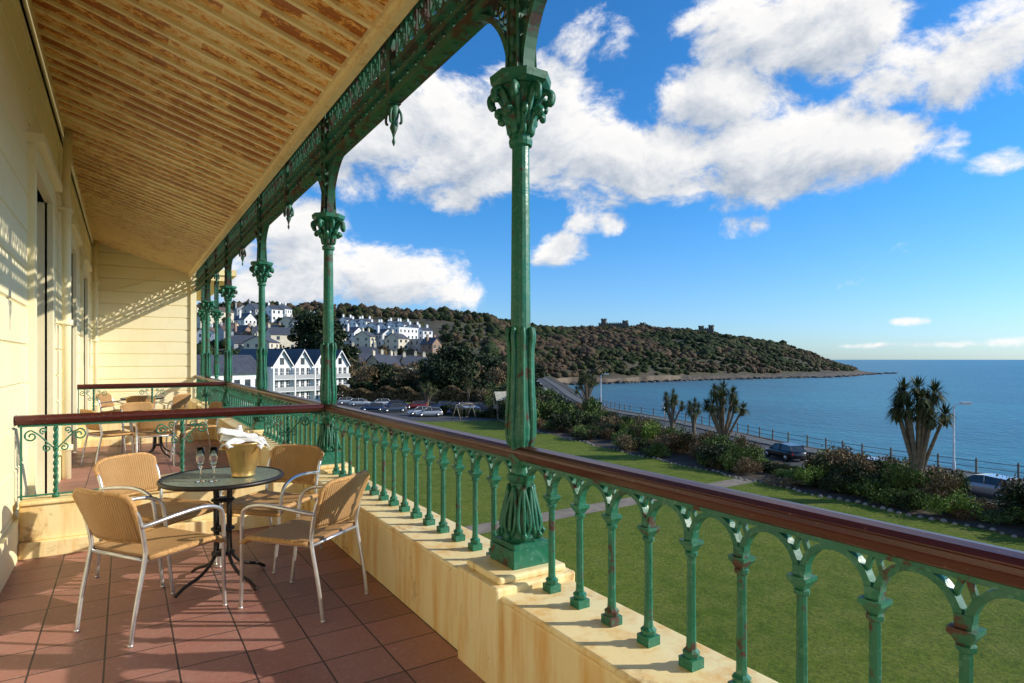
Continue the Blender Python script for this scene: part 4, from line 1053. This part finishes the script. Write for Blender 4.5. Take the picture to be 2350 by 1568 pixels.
def ell(a0,e0,ra,re,wt):
    global env
    dx=mth(grp,'MULTIPLY',mth(grp,'SUBTRACT',az,a0),1/ra); dy=mth(grp,'MULTIPLY',mth(grp,'SUBTRACT',el,e0),1/re)
    q=mth(grp,'MULTIPLY_ADD',dx,dx,mth(grp,'MULTIPLY',dy,dy)); v=mth(grp,'MULTIPLY_ADD',q,-wt,wt)
    env=v if env is None else mth(grp,'MAXIMUM',env,v)
for u,v,ru,rv,wt in CL:
    ph=math.atan(tb(u)); a0=YAW+ph; e0=math.atan((825-v)/1400*math.cos(ph)); ra=ru/1400*math.cos(ph)**2; re=rv/1400*math.cos(ph)*math.cos(e0)**2
    ell(a0,e0,ra,re,wt)
for a0,e0,ra,re in ((2.6,.4,.5,.15),(-2.2,.5,.8,.25)): ell(a0,e0,ra,re,1)
env=mth(grp,'MAXIMUM',env,-1.0)
mp=N(grp,'ShaderNodeMapping'); mp.inputs['Scale'].default_value=(1,1,1.5); L.new(nrm_.outputs[0],mp.inputs[0])
f1=nz(grp,mp.outputs[0],8,9,.64,.25)
dens=mth(grp,'MULTIPLY_ADD',mth(grp,'SUBTRACT',f1,.472),4.1,mth(grp,'MULTIPLY',env,.8)); L.new(dens,go.inputs[0])
def D(vec):
    g=N(nt,'ShaderNodeGroup'); g.node_tree=grp; nt.links.new(vec,g.inputs[0]); return g.outputs[0]
d1=D(tc.outputs['Generated'])
va=N(nt,'ShaderNodeVectorMath',operation='ADD'); nt.links.new(tc.outputs['Generated'],va.inputs[0]); va.inputs[1].default_value=(.022,-.012,.040); d2=D(va.outputs[0])
mask=N(nt,'ShaderNodeMapRange',interpolation_type='SMOOTHSTEP'); mask.inputs[1].default_value=.0; mask.inputs[2].default_value=.8; nt.links.new(d1,mask.inputs[0])
lit=mth(nt,'MULTIPLY_ADD',mth(nt,'SUBTRACT',d1,d2),.60,.60,True)
thick=mth(nt,'MULTIPLY',mth(nt,'SUBTRACT',d1,.6),.20,None,True)
lit=mth(nt,'SUBTRACT',lit,thick,None,True)
cc=mix(nt,lit,(.40/STR,.48/STR,.60/STR),(1.04/STR,1.02/STR,1.0/STR))
se=N(nt,'ShaderNodeSeparateXYZ'); nt.links.new(tc.outputs['Generated'],se.inputs[0])
tr=N(nt,'ShaderNodeMapRange',interpolation_type='SMOOTHSTEP'); tr.inputs[1].default_value=0; tr.inputs[2].default_value=.30; nt.links.new(se.outputs[2],tr.inputs[0])
tint=mix(nt,tr.outputs[0],(.62,.86,1.22),(.28,.84,1.28))
skc=mix(nt,1.0,sky.outputs[0],tint,'MULTIPLY')
fin=mix(nt,mask.outputs[0],skc,cc); nt.links.new(fin,bg.inputs[0]); bg.inputs[1].default_value=STR
ld=bpy.data.lights.new('sun','SUN'); ld.energy=5.0; ld.angle=math.radians(.5); ld.color=(1,.93,.80)
lo=bpy.data.objects.new('sun',ld); COL.objects.link(lo); lo.rotation_euler=(-SUNV).to_track_quat('-Z','Y').to_euler(); lo.location=(30,-20,20)

cd=bpy.data.cameras.new('camera'); cd.sensor_width=36; cd.clip_end=60000; cd.clip_start=.05
cd.lens=36*1400/2350; cd.shift_y=41/2350
co=bpy.data.objects.new('camera',cd); COL.objects.link(co); co.location=(0,0,EYE); co.rotation_euler=(math.pi/2,0,-YAW); sc.camera=co
sc.view_settings.view_transform='Standard'; sc.view_settings.look='None'; sc.view_settings.exposure=0
